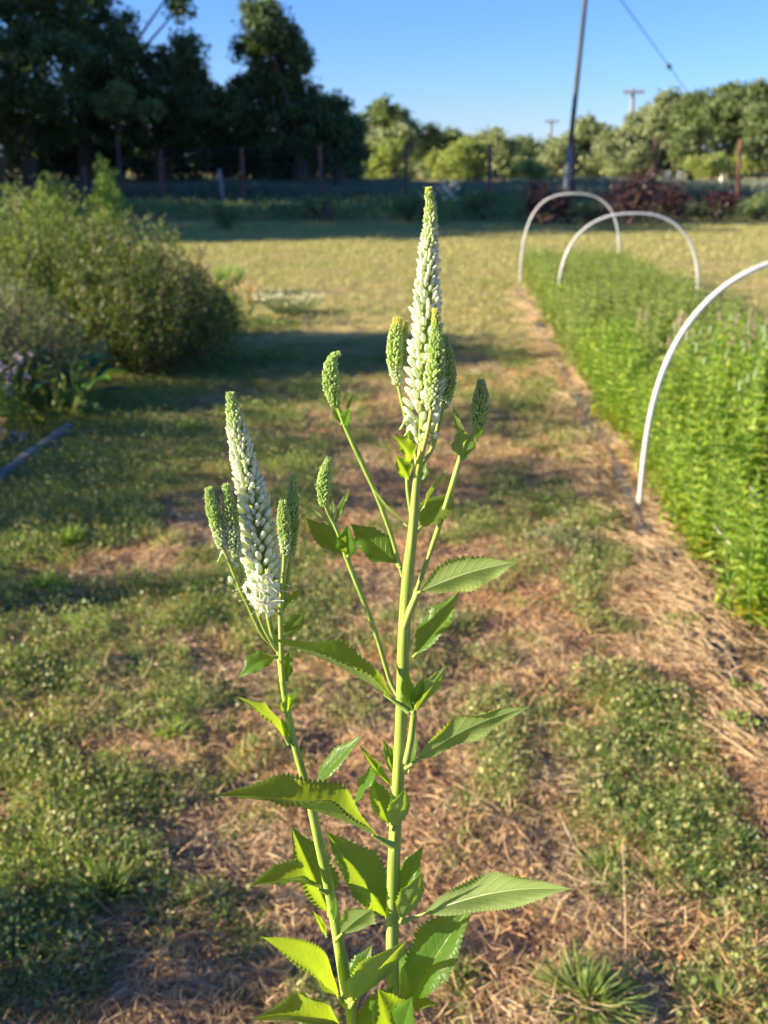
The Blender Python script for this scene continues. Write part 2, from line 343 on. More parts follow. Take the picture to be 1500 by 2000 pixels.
def build_ground():
    xs = np.concatenate([[-900,-300,-90,-30,-12], np.arange(-6, 6.01, .06), [12,30,90,300,900]])
    ys = np.concatenate([[-300,-40,-8,-2], np.arange(-1, 14.01, .06), [16,20,26,34,45,70,120,300,900,2500]])
    X, Y = np.meshgrid(xs, ys); Z = gz(X, Y)
    inner = (np.abs(X) < 7) & (Y > -1.5) & (Y < 15); Z = np.where(inner, Z, Z*0)
    v = np.stack([X, Y, Z], -1).reshape(-1, 3); nx = len(xs); ny = len(ys)
    i, j = np.meshgrid(np.arange(nx-1), np.arange(ny-1)); a = (j*nx+i).ravel()
    mb = MB(); mb.add(v, np.stack([a, a+1, a+nx+1, a+nx], -1))
    tag(mb.build('ground', M['ground']), kind='structure')
build_ground()

# ------------------------------------------------------------------ ground cover (stuff)
def in_frame(x, y, z=0.0, m=60):
    d = np.stack([x, y, np.zeros_like(x)+z-CAMZ], -1); zc = d@FW; px = 750+FPX*(d@RT)/zc; py = 1000-FPX*(d@UP)/zc
    return (zc > 0) & (px > -m) & (px < 1500+m) & (py < 2000+m*2)
def sample(n, x0, x1, y0, y1, ypow=1.0, m=80):
    x = rng.uniform(x0, x1, n); u = rng.uniform(0, 1, n)**ypow; y = y0+(y1-y0)*u
    k = in_frame(x, y, 0, m); return x[k], y[k]
def ground_cover():
    # small round leaves and thin blades of the weedy turf
    mb = MB(); x, y = sample(230000, -2.6, 2.3, 1.15, 6.5, 1.5)
    g = green_at(x, y); k = (g > .50+rng.uniform(-.12, .12, len(x))) & (x < bed_left(y)-.08); x, y, g = x[k], y[k], g[k]
    n = len(x); h = np.clip((g-.45)*.34, .002, .075)*rng.uniform(.1, 1, n); pos = np.stack([x, y, gz(x, y)+h], -1)
    d = rdir(n, .35); s = rng.uniform(.004, .016, n)**1.0*rng.uniform(.7, 1.15, n)
    stamp(mb, LEAF, pos, d, rdir(n, 1.4), s, s*.8)
    tag(mb.build('ground_cover', M['clover']), kind='stuff')
    mb = MB(); x, y = sample(420000, -2.6, 2.3, 1.15, 8.5, 1.35)
    g = green_at(x, y)+.12*(fbm(x*5, y*5, 44, 2)-.5); k = (g > .485+rng.uniform(-.13, .11, len(x))) & (x < bed_left(y)-.05); x, y, g = x[k], y[k], g[k]
    n = len(x); pos = np.stack([x, y, gz(x, y)], -1); d = rdir(n, 1.0); d[:,2] = np.abs(d[:,2])*.8+.12; hs = np.clip(.6+(g-.45)*3.2, .5, 1.5)
    stamp(mb, BLADE, pos, d, rdir(n, .3), rng.uniform(.012, .052, n)*hs, rng.uniform(.0016, .0036, n))
    tag(mb.build('short_grass', M['grass']), kind='stuff')
    # dry clippings and dead leaves
    mb = MB(); x, y = sample(260000, -2.6, 2.3, 1.15, 8.5, 1.4); k = (green_at(x, y) < .72) & (x < bed_left(y)); x, y = x[k], y[k]
    n = len(x); pos = np.stack([x, y, gz(x, y)+rng.uniform(.001, .012, n)], -1); d = rdir(n); d[:,2] = np.abs(d[:,2])*.42
    stamp(mb, BLADE, pos, d, rdir(n, 1.0), rng.uniform(.010, .034, n)*rng.uniform(.8, 2.0, n)**1.3, rng.uniform(.0010, .003, n))
    tag(mb.build('dry_grass', M['grass_dry']), kind='stuff')
    mb = MB(); x, y = sample(120000, -2.6, 2.3, 1.15, 7.5, 1.5); k = (green_at(x, y) < .56) & (x < bed_left(y)); x, y = x[k], y[k]
    n = len(x); pos = np.stack([x, y, gz(x, y)+rng.uniform(.001, .008, n)], -1); s = rng.uniform(.003, .012, n)
    stamp(mb, LEAF, pos, rdir(n, .2), rdir(n, 1.0), s, s*.7)
    tag(mb.build('dead_leaves', M['litter']), kind='stuff')
    # straw beside the bed
    mb = MB(); n0 = 11500; y = 1.3+11*rng.uniform(0, 1, n0)**1.5; x = bed_left(y)-.08+rng.normal(0, .088, n0)+.10*(fbm(y*1.7, y*0, 3, 2)-.5)
    k = in_frame(x, y, 0, 80) & (x < bed_left(y)+.25) & (fbm(x*5, y*3, 71, 2) > .40+rng.uniform(-.12, .12, n0)) & ~((np.abs(x-bed_left(y)+.10) < .065) & (y > 3.9) & (y < 8.2) & (rng.uniform(0, 1, n0) > .12)); x, y = x[k], y[k]; n = len(x)
    pos = np.stack([x, y, gz(x, y)+rng.uniform(.002, .028, n)], -1); a = rng.normal(PI*.72, .75, n)
    d = np.stack([np.cos(a), np.sin(a), rng.normal(0, .10, n)], -1)
    w = rng.uniform(.0014, .0034, n); stamp(mb, STRAW, pos, d, (0,0,1), rng.uniform(.03, .15, n), w, 0, w)
    tag(mb.build('straw_mulch', M['straw']), kind='stuff')
    # the mown lawn farther off
    mb = MB(); x = rng.uniform(-9, 11, 260000); y = 5.0+20*rng.uniform(0, 1, 260000)**1.25; k = in_frame(x, y, 0, 60)
    k &= ~((x > bed_left(y)-.05) & (x < bed_left(y)+BEDW) & (y < 13.4)); x, y = x[k], y[k]
    g = fbm(x*1.3, y*1.1, 61, 3); k = g > .22+rng.uniform(0, .2, len(x)); x, y = x[k], y[k]; n = len(x)
    pos = np.stack([x, y, gz(x, y)], -1); d = rdir(n, .8); d[:,2] = np.abs(d[:,2])*.7+.1; sc = .8+.05*y
    stamp(mb, BLADE, pos, d, rdir(n, .3), rng.uniform(.02, .05, n)*sc, rng.uniform(.003, .006, n)*sc)
    tag(mb.build('lawn_grass', M['lawn']), kind='stuff')
    # pebbles and crumbs of soil at the lower right
    mb = MB(); x, y = sample(5200, .8, 1.7, 1.5, 3.4, 1.2); n = len(x); s = rng.uniform(.003, .011, n)*rng.uniform(.5, 1, n)
    k = (x > .75+.1*y) & (x < bed_left(y)); x, y, s = x[k], y[k], s[k]; n = len(x)
    stamp(mb, sphere_t(6, 4), np.stack([x, y, gz(x, y)+s*.1], -1), rdir(n), rdir(n), s, s*1.2, 0, s)
    tag(mb.build('pebbles', M['pebble']), kind='stuff')
ground_cover()

# ------------------------------------------------------------------ grass tufts and weeds one can tell apart
def tuft(px, py, r, n, h, m, label, w=.0045, flat=.4, name='grass_tuft', cat='grass tuft', grp='grass tufts and weeds in the path'):
    c = G(px, py); c[2] = float(gz(c[0], c[1])); mb = MB(); a = rng.uniform(0, 2*PI, n); rr = rng.uniform(0, 1, n)**.7
    pos = c+np.stack([np.cos(a)*rr*r*.4, np.sin(a)*rr*r*.4, rr*0-.003], -1)
    d = np.stack([np.cos(a)*rr*r/h*1.2, np.sin(a)*rr*r/h*1.2, np.full(n, 1-flat*.6)], -1)+rng.normal(0, .15, (n,3))
    stamp(mb, BLADE, pos, d, rdir(n, .6), h*rng.uniform(.5, 1.15, n), w*rng.uniform(.6, 1.1, n))
    o = mb.build(name, m, origin=c); tag(o, label, cat, grp)
def weed(px, py, r, n, h, m, label, s=.012, name='low_weed', cat='weed', grp='grass tufts and weeds in the path'):
    c = G(px, py); c[2] = float(gz(c[0], c[1])); mb = MB()
    a = rng.uniform(0, 2*PI, n); rr = rng.uniform(0, 1, n)**.6; zz = h*rng.uniform(.1, 1, n)*(1-.55*rr**2)
    pos = c+np.stack([np.cos(a)*rr*r, np.sin(a)*rr*r, zz], -1); d = np.stack([np.cos(a), np.sin(a), rng.uniform(-.1, .8, n)], -1)+rng.normal(0, .35, (n,3))
    sz = s*rng.uniform(.5, 1.2, n); stamp(mb, LEAF, pos, d, rdir(n, 1.3), sz, sz*.75)
    for i in range(int(n/14)):
        tube(mb, [c+np.array([0,0,-.01]), (c+pos[i])/2+np.array([0,0,h*.2]), pos[i]], [.0016,.0012,.0008], 4, 0, cap=False)
    tag(mb.build(name, m, origin=c), label, cat, grp)
tuft(215, 1745, .085, 190, .085, M['grass'], 'dark green grass tuft in the shade at the lower left', .0055)
tuft(375, 1765, .04, 45, .06, M['grass'], 'thin grass sprig just right of the dark lower left tuft', .004)
tuft(345, 1440, .075, 110, .06, M['fresh'], 'yellow-green grass tuft in the sun left of the flowering plant', .005)
tuft(90, 1150, .11, 170, .085, M['fresh'], 'lit green grass tuft at the left edge halfway up', .006)
tuft(142, 1062, .07, 120, .08, M['fresh'], 'smaller lit grass tuft behind the left edge tuft', .006)
tuft(365, 845, .12, 170, .08, M['fresh'], 'bright grass tuft alone in the shade behind the left spike', .008)
tuft(150, 805, .11, 130, .19, M['fresh'], 'pale green strappy tuft at the corner of the left bed', .014, .2)
tuft(1440, 1660, .07, 240, .055, M['grass'], 'yellowish grass tuft at the right edge near the bottom', .004)
tuft(1180, 1560, .12, 330, .055, M['grass'], 'broad green grass patch right of the long serrated leaf', .004)
tuft(1190, 1700, .13, 460, .05, M['grass'], 'thick grass patch behind the upright dry seed stalk', .004)
tuft(1150, 1960, .13, 380, .08, M['grass'], 'long bladed grass at the bottom right of the plant', .004)
tuft(905, 1900, .05, 120, .04, M['grass'], 'small grass patch right of the lowest plant leaves', .004)
tuft(1410, 1960, .10, 320, .05, M['grass'], 'fine grass in the bottom right corner', .0035)
weed(1090, 1075, .13, 420, .07, M['shrub_grey'], 'grey-green weed clump left of the nearest hoop foot', .016)
weed(1200, 1350, .14, 620, .08, M['clover'], 'large spreading weed clump in the right half of the path', .016)
weed(950, 1290, .09, 260, .05, M['clover'], 'bright low weed just right of the thick stem', .014)
weed(1120, 1180, .08, 200, .045, M['clover'], 'low weed between the two large right clumps', .013)
weed(1330, 1225, .07, 150, .04, M['fresh'], 'round-leaved seedling patch beside the straw', .015)
weed(1450, 1360, .055, 90, .05, M['fresh'], 'light green seedling at the right edge above the pebbles', .018)
weed(1445, 1440, .06, 130, .055, M['fresh'], 'light green weed on bare soil at the right edge', .018)
weed(55, 1330, .12, 420, .05, M['clover'], 'leafy weed patch at the left edge in the sun', .016)
weed(40, 1500, .12, 480, .045, M['clover'], 'low clover-like patch at the left edge lower down', .015)
weed(290, 1590, .09, 230, .03, M['clover'], 'small clover patch above the dark grass tuft', .013)
weed(560, 1560, .07, 150, .03, M['clover'], 'low weed patch behind the long folded leaf', .012)
weed(1310, 1850, .05, 90, .03, M['litter'], 'reddish dry weed at the lower right', .012)
weed(500, 705, .38, 500, .09, M['grass'], 'low green growth creeping onto the path below the dark shrub', .03, 'ground_cover_plant', 'low plant')
weed(480, 640, .5, 900, .10, M['shrub'], 'dark low ground cover at the foot of the round shrub', .03, 'ground_cover_plant', 'low plant')
# dry seed stalk, straws lying about, a reddish runner
c = G(1222, 1868); mb = MB(); tip = P(1216, 1650, c[1]-.01)
tube(mb, [c, c*.5+tip*.5+np.array([.002,0,0]), tip], [.0013,.0012,.0008], 5, 0, 10)
n = 60; t = rng.uniform(.45, 1, n)[:,None]; pos = c*(1-t)+tip*t; stamp(mb, LEAFN, pos, rdir(n, 1.6), rdir(n), .008, .003)
tag(mb.build('seed_stalk', M['straw'], origin=c), 'upright straw-coloured grass seed stalk in the lower right turf', 'seed stalk')
def lie(px0, py0, px1, py1, r, m, label, name, cat, grp=None):
    a = G(px0, py0); b = G(px1, py1); a[2] = gz(a[0], a[1])+.016; b[2] = gz(b[0], b[1])+.016; mid = (a+b)/2+np.array([.01,.012,.012])
    mb = MB(); tube(mb, [a, mid, b], r, 6, 0, 9); tag(mb.build(name, m, origin=a), label, cat, grp)
g = 'dry stalks lying on the ground'
lie(60, 1665, 160, 1630, .0014, M['straw'], 'pale stalk lying left above the dark grass tuft', 'dry_stalk', 'dry stalk', g)
lie(128, 1930, 180, 1840, .0014, M['straw'], 'leaning pale stalk below the dark grass tuft', 'dry_stalk', 'dry stalk', g)
lie(175, 1985, 260, 1940, .0018, M['straw'], 'pale straw lying at the bottom left', 'dry_stalk', 'dry stalk', g)
lie(1050, 1420, 1150, 1450, .0014, M['straw'], 'thin straw lying right of the upper right leaf', 'dry_stalk', 'dry stalk', g)
lie(1120, 1110, 1195, 1118, .002, M['straw'], 'pale straw across the big weed clumps', 'dry_stalk', 'dry stalk', g)
lie(1290, 1525, 1395, 1526, .0014, M['straw'], 'straw lying level above the pebbly soil', 'dry_stalk', 'dry stalk', g)
lie(1160, 1915, 1245, 1932, .0016, M['red_stem'], 'reddish runner creeping through the bottom right grass', 'red_runner', 'runner')

# ------------------------------------------------------------------ the flowering plant in front
PY = .55
root = np.array([.03, .60, 0.0])
plant = empty('flowering_plant', root, 'tall green plant with white flower spikes and serrated leaves in the foreground', 'flowering plant')
def PP(x, y, dy=0.0): return P(x, y, PY+dy)
def zdepth(p): return float((p-CAM)@FW)
def stem(pts, w, name='stem', n=40, lump=.05, label=None):
    """pts: (px,py,dy); w: widths in photo pixels"""
    W = [PP(*p) if len(p) == 3 and not isinstance(p, np.ndarray) else p for p in pts]
    r = [wi/2*zdepth(q)/FPX for wi, q in zip(w, W)]
    mb = MB(); tube(mb, W, r, 10, 0, n, True, lump); o = mb.build(name, M['stem_hero'], plant)
    if label: o['label'] = label
    return W
# main stems continue to the ground below the frame
def down(p, d=(0,0)): 
    return p
rb = PP(768, 2030, .02); lb = PP(692, 2040, .01)
stem([(818,905,0), (812,960,0), (806,1040,0), (797,1120,0), (789,1240,0), (785,1360,0), (780,1480,.0), (773,1600,.002), (768,1720,.005), (766,1850,.01), (768,1960,.015), rb, np.array([.02,.595,.4]), np.array([.03,.60,-.01])],
     [13,16,19,23,24,23,23,24,25,25,25,25,24,24], n=70, label='thick pale green main stem of the right hand shoot')
stem([(545,1270,.03), (552,1330,.03), (562,1390,.03), (577,1460,.028), (600,1540,.025), (622,1640,.02), (640,1720,.02), (655,1800,.02), (668,1880,.015), (680,1960,.01), lb, np.array([-.005,.585,.4]), np.array([.012,.59,-.01])],
     [12,13,14,15,17,20,22,23,24,25,25,22,22], n=70, label='slimmer main stem of the left hand shoot')
# side stems
stem([(815,925,0), (826,880,-.008), (838,830,-.012), (845,780,-.012)], [9,9,9,7], n=14)
stem([(817,915,0), (842,880,.012), (856,830,.014), (866,790,.014)], [9,9,8,7], n=14)
stem([(816,930,0), (812,890,.006), (794,820,.008), (776,745,.008)], [9,9,9,7], n=14)
stem([(818,915,0), (822,880,.0), (824,860,0)], [14,12,10], n=10)
stem([(806,1020,.005), (797,960,.006), (795,915,.006)], [9,9,8], n=10)
stem([(786,1125,.012), (764,1045,.015), (735,965,.015), (705,900,.015), (680,845,.015), (668,815,.015), (655,785,.015)], [8,9,11,11,11,10,7], n=30, label='arching side stem to the curved green spike')
stem([(800,1190,.012), (822,1130,.016), (850,1050,.018), (875,975,.018), (893,915,.018), (905,880,.018), (925,845,.018), (933,825,.018)], [8,9,10,11,11,10,8,7], n=30)
stem([(783,1370,.015), (762,1330,.02), (738,1250,.02), (705,1160,.02), (685,1110,.02), (676,1085,.02), (660,1040,.02), (640,1000,.02), (634,980,.02)], [8,9,10,11,11,12,8,6,6], n=30)
stem([(793,1490,-.008), (803,1440,-.01), (808,1395,-.01)], [13,13,12], n=12)
stem([(790,1225,-.008), (800,1195,-.012), (816,1158,-.012)], [8,15,13], n=12)
stem([(770,1660,.0), (772,1620,-.004), (775,1590,-.004)], [10,10,9], n=8)
stem([(545,1275,.03), (535,1250,.03), (523,1200,.03), (516,1160,.03)], [11,11,10,9], n=14)
stem([(535,1262,.028), (512,1238,.024), (484,1180,.02), (465,1140,.018), (448,1098,.018), (433,1065,.018)], [9,9,9,8,8,6], n=24)
stem([(540,1270,.026), (515,1225,.022), (492,1165,.02), (472,1112,.02), (460,1076,.02)], [8,8,8,7,6], n=20)
stem([(553,1330,.026), (549,1260,.02), (548,1190,.018), (553,1130,.018), (556,1076,.018)], [10,10,10,9,7], n=24)
stem([(549,1190,.02), (558,1160,.028), (564,1120,.032), (569,1084,.032)], [9,9,8,7], n=14)

# spikes
BUD = sphere_t(7, 6, .85); BUDL = sphere_t(6, 5)
def spike(axis, widths, dy, white, name='flower_spike', blen=1.0, sparse=0.0, label=None, tipc='bud_tip', lean=None, florets=None):
    """axis: px points from the tip down; widths in px at these points"""
    A = np.array([PP(x, y, dy) for x, y in axis]); A = A[::-1]; wd = np.array(widths[::-1], float)
    n = 90; C_ = catmull(A, n); tt = np.linspace(0, 1, n)
    z = zdepth(A.mean(0)); px = z/FPX; w = np.interp(tt, np.linspace(0, 1, len(wd)), wd)*px
    seg = np.linalg.norm(np.diff(C_, axis=0), axis=1); s = np.concatenate([[0], np.cumsum(seg)]); Ltot = s[-1]
    mb = MB(); tube(mb, C_, np.clip(w*.16, .0006, .004), 6, 0)
    pos = []; dirs = []; L = []; W = []; t_ = []; cur = .01*Ltot; k = 0
    while cur < Ltot*.995:
        t = cur/Ltot; wl = np.interp(t, tt, w); bl = (wl*(.50 if white > .5 else .40)*blen)*(1-.25*t); bw = bl*(.40 if white > .5 else .46)
        bw = max(bw, .0008); per = max(6, int(PI*wl*.72/bw*.80)); per = min(per, 16)
        step = bl*(.44 if white > .5 else .40)*(1+sparse*(1-t)*1.3)
        c = np.array([np.interp(cur, s, C_[:,i]) for i in range(3)]); tan = nrm(np.array([np.interp(min(cur+.002, Ltot), s, C_[:,i]) for i in range(3)])-c+1e-9*np.array([0,0,1]))
        xx = nrm(np.cross(tan, [0.2,1,.1])); yy = np.cross(tan, xx)
        for q in range(per):
            if sparse and t < .16 and rng.uniform() < .45: continue
            a = 2*PI*(q/per)+k*.5*2*PI/per+rng.normal(0, .10); o = xx*math.cos(a)+yy*math.sin(a)
            r = wl*.5*rng.uniform(.84, 1.10); up = .85+.75*t+rng.normal(0, .16)
            d = nrm(o+tan*up); ll = bl*rng.uniform(.82, 1.15)
            p = c+o*max(r-ll*.72*float(d@o), r*.18)-tan*ll*.25+rng.normal(0, .0002, 3)
            pos.append(p); dirs.append(d); L.append(ll); W.append(bw*rng.uniform(.85, 1.12)); t_.append(t)
        cur += step; k += 1
    pos = np.array(pos); dirs = np.array(dirs); L = np.array(L); W = np.array(W); t_ = np.array(t_)
    q = t_+rng.normal(0, .055, len(t_))
    if white > .5: lim = [(q < .84*white, 1), ((q >= .84*white) & (q < .91), 2), ((q >= .91) & (q < .965), 3), (q >= .965, 4)]
    elif white > 0: lim = [(q < white, 2), ((q >= white) & (q < .86), 3), (q >= .86, 4)]
    else: lim = [(q < .93, 3), (q >= .93, 4)]
    for k_, mi in lim:
        if k_.any(): stamp(mb, BUD, pos[k_], dirs[k_], rdir(k_.sum()), L[k_], W[k_], mi, W[k_])
    # green calyx at the foot of every bud
    stamp(mb, BUDL, pos-dirs*(L*.10)[:,None], dirs, rdir(len(pos)), L*.34, W*.85, 3, W*.85)
    n2 = len(pos); stamp(mb, LEAFN, pos-dirs*(L*.1)[:,None], dirs+rng.normal(0, .25, (n2,3)), rdir(n2), L*.42, W*.25, 3)
    o = mb.build(name, [M['stem_hero'], M['bud_white'], M['bud_mid'], M['bud_green'], M[tipc]], plant)
    if label: o['label'] = label
    return o, C_, w
sp1, _, _ = spike([(836,364),(841,400),(841,440),(838,490),(835,580),(832,655),(829,730),(827,800),(824,868)], [10,24,36,45,57,62,66,66,46], 0, .95, sparse=.5, label='tallest spike of white buds with a yellow-green tip')
spike([(850,602),(853,650),(853,700),(848,745),(843,797)], [9,22,33,37,26], -.012, .25, label='green bud spike in front of the tallest spike')
spike([(869,655),(877,715),(875,760),(867,797)], [9,24,27,16], .014, .15, tipc='bud_green')
spike([(778,619),(772,660),(771,705),(776,750)], [14,28,29,18], .008, .25)
spike([(795,628),(789,670),(785,722)], [7,14,16], .012, .1)
spike([(665,689),(650,700),(645,730),(649,762),(656,795)], [8,22,31,29,16], .015, 0, label='green spike curved over like a finger', tipc='bud_green')
spike([(939,742),(940,770),(937,802),(933,833)], [12,27,32,24], .018, 0, tipc='bud_green')
spike([(642,894),(634,930),(632,960),(634,988)], [8,23,27,16], .02, 0, tipc='bud_green')
sp9, ax9, w9 = spike([(449,765),(456,800),(466,855),(478,910),(491,966),(501,1020),(509,1075),(514,1125),(517,1165)], [14,30,40,47,54,62,67,66,56], .03, .98, label='white bud spike opening into flowers at its foot, at left', tipc='bud_green')
spike([(407,952),(415,992),(426,1035),(434,1070)], [12,24,25,18], .018, .35, tipc='bud_green')
spike([(442,945),(448,992),(453,1037),(461,1085)], [12,26,29,22], .02, .4, tipc='bud_green')
spike([(552,978),(554,1012),(556,1048),(557,1082)], [12,24,23,16], .018, .3, tipc='bud_green')
spike([(572,928),(572,965),(570,1020),(569,1086)], [10,24,26,14], .032, .1, tipc='bud_green')
# loose single buds under the spikes
mb = MB(); pts = [(790,825,0),(797,842,.004),(812,850,-.004),(843,845,.004),(848,858,.0),(846,828,-.004),(432,1085,.018),(455,1138,.018),(460,1092,.02),(466,1108,.02),(540,1165,.025),(452,1100,.02)]

for p_ in pts:
    q_ = PP(*p_)[None]; d_ = nrm(np.array([0,0,1])+rng.normal(0, .4, 3)); mb = MB(); stamp(mb, BUD, q_, d_, rdir(1), .0052, .0030, 0, .0030)
    stamp(mb, BUDL, q_-d_*.0012, d_, rdir(1), .0030, .0026, 1, .0026); tube(mb, [q_[0]-d_*.005, q_[0]], .0006, 5, 1, 3); mb.build('bud', [M['bud_white'], M['bud_green']], plant)
# open flowers at the foot of the left spike
def floret(c, d, s):
    mb = MB(); d = nrm(np.array(d, float)); x = nrm(np.cross(d, [0.1,.2,1])); y = np.cross(d, x)
    tube(mb, [c-d*s*1.1, c], [s*.14, s*.26], 7, 1, 4)
    for k in range(4):
        a = k*PI/2+rng.normal(0, .15); o = x*math.cos(a)+y*math.sin(a); L = s*rng.uniform(.8, 1.0)
        nu, nv = 6, 5; v = []
        for i in range(nu):
            u = i/(nu-1); ww = .34*L*math.sin(PI*min(u*.82+.16, 1))**.8
            for j in range(nv):
                t = (j/(nv-1)-.5)*2; p = c+o*(L*u)+d*(L*(.42*u-.55*u*u)+.10*L*t*t)+np.cross(d, o)*ww*t; v.append(p)
        f = [[i*nv+j, i*nv+j+1, (i+1)*nv+j+1, (i+1)*nv+j] for i in range(nu-1) for j in range(nv-1)]; mb.add(v, f, 0)
    for k in range(2):
        e = c+d*s*1.4+x*(k-.5)*s*.8+rng.normal(0, s*.1, 3); tube(mb, [c, (c+e)/2+d*s*.1, e], s*.035, 4, 0)
        stamp(mb, BUDL, e[None], d[None], rdir(1), s*.22, s*.14, 0, s*.14)
    return mb
for i, (x, y, s, dy) in enumerate([(490,1140,.0062,.008),(508,1150,.007,.004),(524,1142,.0066,.006),(538,1152,.006,.012),(497,1168,.0068,.004),(516,1176,.0068,.002),(532,1172,.0066,.006),(508,1186,.0052,.008),(524,1194,.0052,.010),(480,1150,.005,.018),(545,1135,.0055,.02),(500,1124,.005,.006),(522,1122,.005,.006)]):
    c = PP(x, y, dy+.004); d = np.array([(x-514)/40, -.8+.2*random.random(), .35*random.uniform(-.6, 1)])
    floret(c, d, s).build('open_flower', [M['petal'], M['bud_green']], sp9)

# leaves
def leaf(base, tip, w, roll, fold=28, arch=.10, dy0=0, dy1=0, pet=.10, wav=.05, twist=0, side=0, label=None, sh=.42, name='leaf'):
    """roll 0: upper face to the camera, 90: upper face to the picture's top, 180: underside to the camera"""
    a0 = PP(base[0], base[1], dy0); a1 = PP(tip[0], tip[1], dy1); ax = a1-a0; L = np.linalg.norm(ax); ax = ax/L
    c = nrm(CAM-(a0+a1)/2); c = nrm(c-ax*(c@ax)); s = np.cross(ax, c)
    if s@UP < 0 and abs(s@UP) > .12: s = -s
    elif abs(s@UP) <= .12 and s[0] > 0: s = -s       # upright leaf: s points left
    W = 1.22*w*zdepth((a0+a1)/2)/FPX
    nt = max(14, int(L/.0032)); nu = nt*3+1; nv = 13; F = R(fold)
    u = np.linspace(0, 1, nu); v = np.linspace(-1, 1, nv); U, V = np.meshgrid(u, v, indexing='ij')
    ub = np.clip((U-pet)/(1-pet), 0, 1)
    prof = np.where(ub <= sh, np.sin(PI/2*np.clip(ub/sh, 0, 1))**.85, np.cos(PI/2*np.clip((ub-sh)/(1-sh), 0, 1))**1.25)
    saw = ((U*nt) % 1.0); edge = np.abs(V)**4
    wd = W/2*prof*(1+0.22*(saw-.45)*edge*(prof > .05)); wd = np.maximum(wd, .0009*(1-.8*U))
    ph = R(roll+0)+R(twist)*(U-.4)
    n = np.cos(ph)[...,None]*c+np.sin(ph)[...,None]*s; sd = -np.sin(ph)[...,None]*c+np.cos(ph)[...,None]*s
    Ff = F*(1-.35*U)*(.6+.4*np.minimum(1, ub*4))
    x = V*wd; vein = np.abs(((U*10-np.abs(V)*2.6) % 1)-.5)*2
    lift = np.abs(x)*np.sin(Ff)+W*.022*(1-vein**2)*np.sin(PI*np.clip(np.abs(V), 0, 1))*prof
    lift = lift+W*wav*np.sin(U*2*PI*2.6+np.sign(V)*1.1+L*300)*V**2*prof+W*wav*.6*np.sin(U*19+V*2)*V**2*prof
    cx = x*np.cos(Ff); cup = -W*.10*(V**4)*prof
    bend = arch*L*(np.sin(PI*U)*.9)  # the chord runs base to tip; the blade bows up between
    pos = a0+ax*(U*L)[...,None]+sd*(cx+side*L*np.sin(PI*U))[...,None]+n*(lift+cup+bend)[...,None]
    i, j = np.meshgrid(np.arange(nu-1), np.arange(nv-1), indexing='ij'); a = (i*nv+j).ravel()
    f = np.stack([a, a+1, a+nv+1, a+nv], -1)
    v3 = pos.reshape(-1, 3); fn = np.cross(v3[f[0,1]]-v3[f[0,0]], v3[f[0,2]]-v3[f[0,0]])
    k = len(f)//2; fn = np.cross(v3[f[k,1]]-v3[f[k,0]], v3[f[k,3]]-v3[f[k,0]])
    if fn@n[nu//2, nv//2] < 0: f = f[:, ::-1]
    mb = MB(); mb.add(v3, f, 0, np.stack([U.ravel(), V.ravel()], -1))
    q = int(nu*pet*1.3)+2; tube(mb, (pos[:q, nv//2]-n[:q, nv//2]*.0006), [W*.035+.0009, .0008], 6, 1, 8)
    mb.uv[-1] = np.zeros((len(mb.v[-1]), 2)) if len(mb.uv[-1]) != len(mb.v[-1]) else mb.uv[-1]
    o = mb.build(name, [M['leaf_hero'], M['stem_hero']], plant)
    if label: o['label'] = label
    return o
# right hand shoot
leaf((815,1158),(1012,1097), 70, 150, 20, .06, -.012, -.05, .03, label='pale underside of a long leaf held level at right')
leaf((806,1285),(898,1153), 62, 40, 34, -.04, -.004, .01, .06, label='bright sunlit leaf with a fold, right of the stem')
leaf((800,1388),(528,1248), 100, 66, 56, .05, -.016, -.012, .14, label='long dark leaf crossing in front of the main stem')
leaf((783,1108),(684,1022), 58, 28, 14, .02, .012, .03, .10)
leaf((797,1025),(722,942), 22, 105, 30, -.10, .008, .015, .05)
leaf((812,1040),(887,962), 56, 30, 22, .05, .010, .03, .12)
leaf((822,1000),(875,915), 17, 120, 30, .03, .004, .01, .1)
leaf((671,832),(684,797), 24, 30, 30, .0, .012, .0, .05, label='small bright leaf under the curved spike')
leaf((668,828),(650,795), 20, 20, 20, .05, .016, .03, .05)
leaf((676,812),(692,766), 11, 60, 30, .03, .015, .02, .05)
leaf((905,895),(900,835), 36, 150, 26, .05, .014, .0, .05)
leaf((908,892),(922,850), 30, 20, 26, .05, .02, .03, .05)
leaf((912,872),(884,784), 19, 130, 30, -.06, .018, .01, .05)
leaf((920,860),(958,812), 15, 60, 30, .04, .018, .02, .05)
leaf((930,860),(944,833), 14, 20, 20, .04, .02, .03, .05)
leaf((806,902),(764,850), 36, 30, 30, .14, .0, -.01, .08, twist=50)
leaf((800,935),(773,888), 32, 18, 34, .0, .004, -.004, .05)
leaf((818,945),(832,902), 26, 25, 20, .0, .006, .01, .05)
leaf((800,865),(792,820), 12, 60, 30, .0, .006, .01, .05)
leaf((680,1087),(678,1024), 42, 20, 40, .0, .014, .0, .04, label='bright cupped leaf at the joint of the left side stem')
leaf((672,1085),(598,1012), 40, 24, 16, .04, .022, .04, .05)
leaf((668,1052),(588,983), 18, 110, 30, .05, .02, .03, .08)
leaf((655,1020),(683,955), 15, 30, 30, .0, .022, .03, .05)
leaf((650,1010),(650,975), 10, 30, 30, .0, .022, .03, .05)
leaf((806,1392),(874,1298), 34, 150, 34, .0, -.012, -.02, .05)
leaf((803,1390),(797,1310), 30, 30, 34, .05, -.012, -.008, .05)
leaf((806,1388),(830,1318), 22, 20, 34, .0, -.012, -.014, .05)
leaf((808,1394),(846,1338), 26, 100, 34, .0, -.014, -.026, .05)
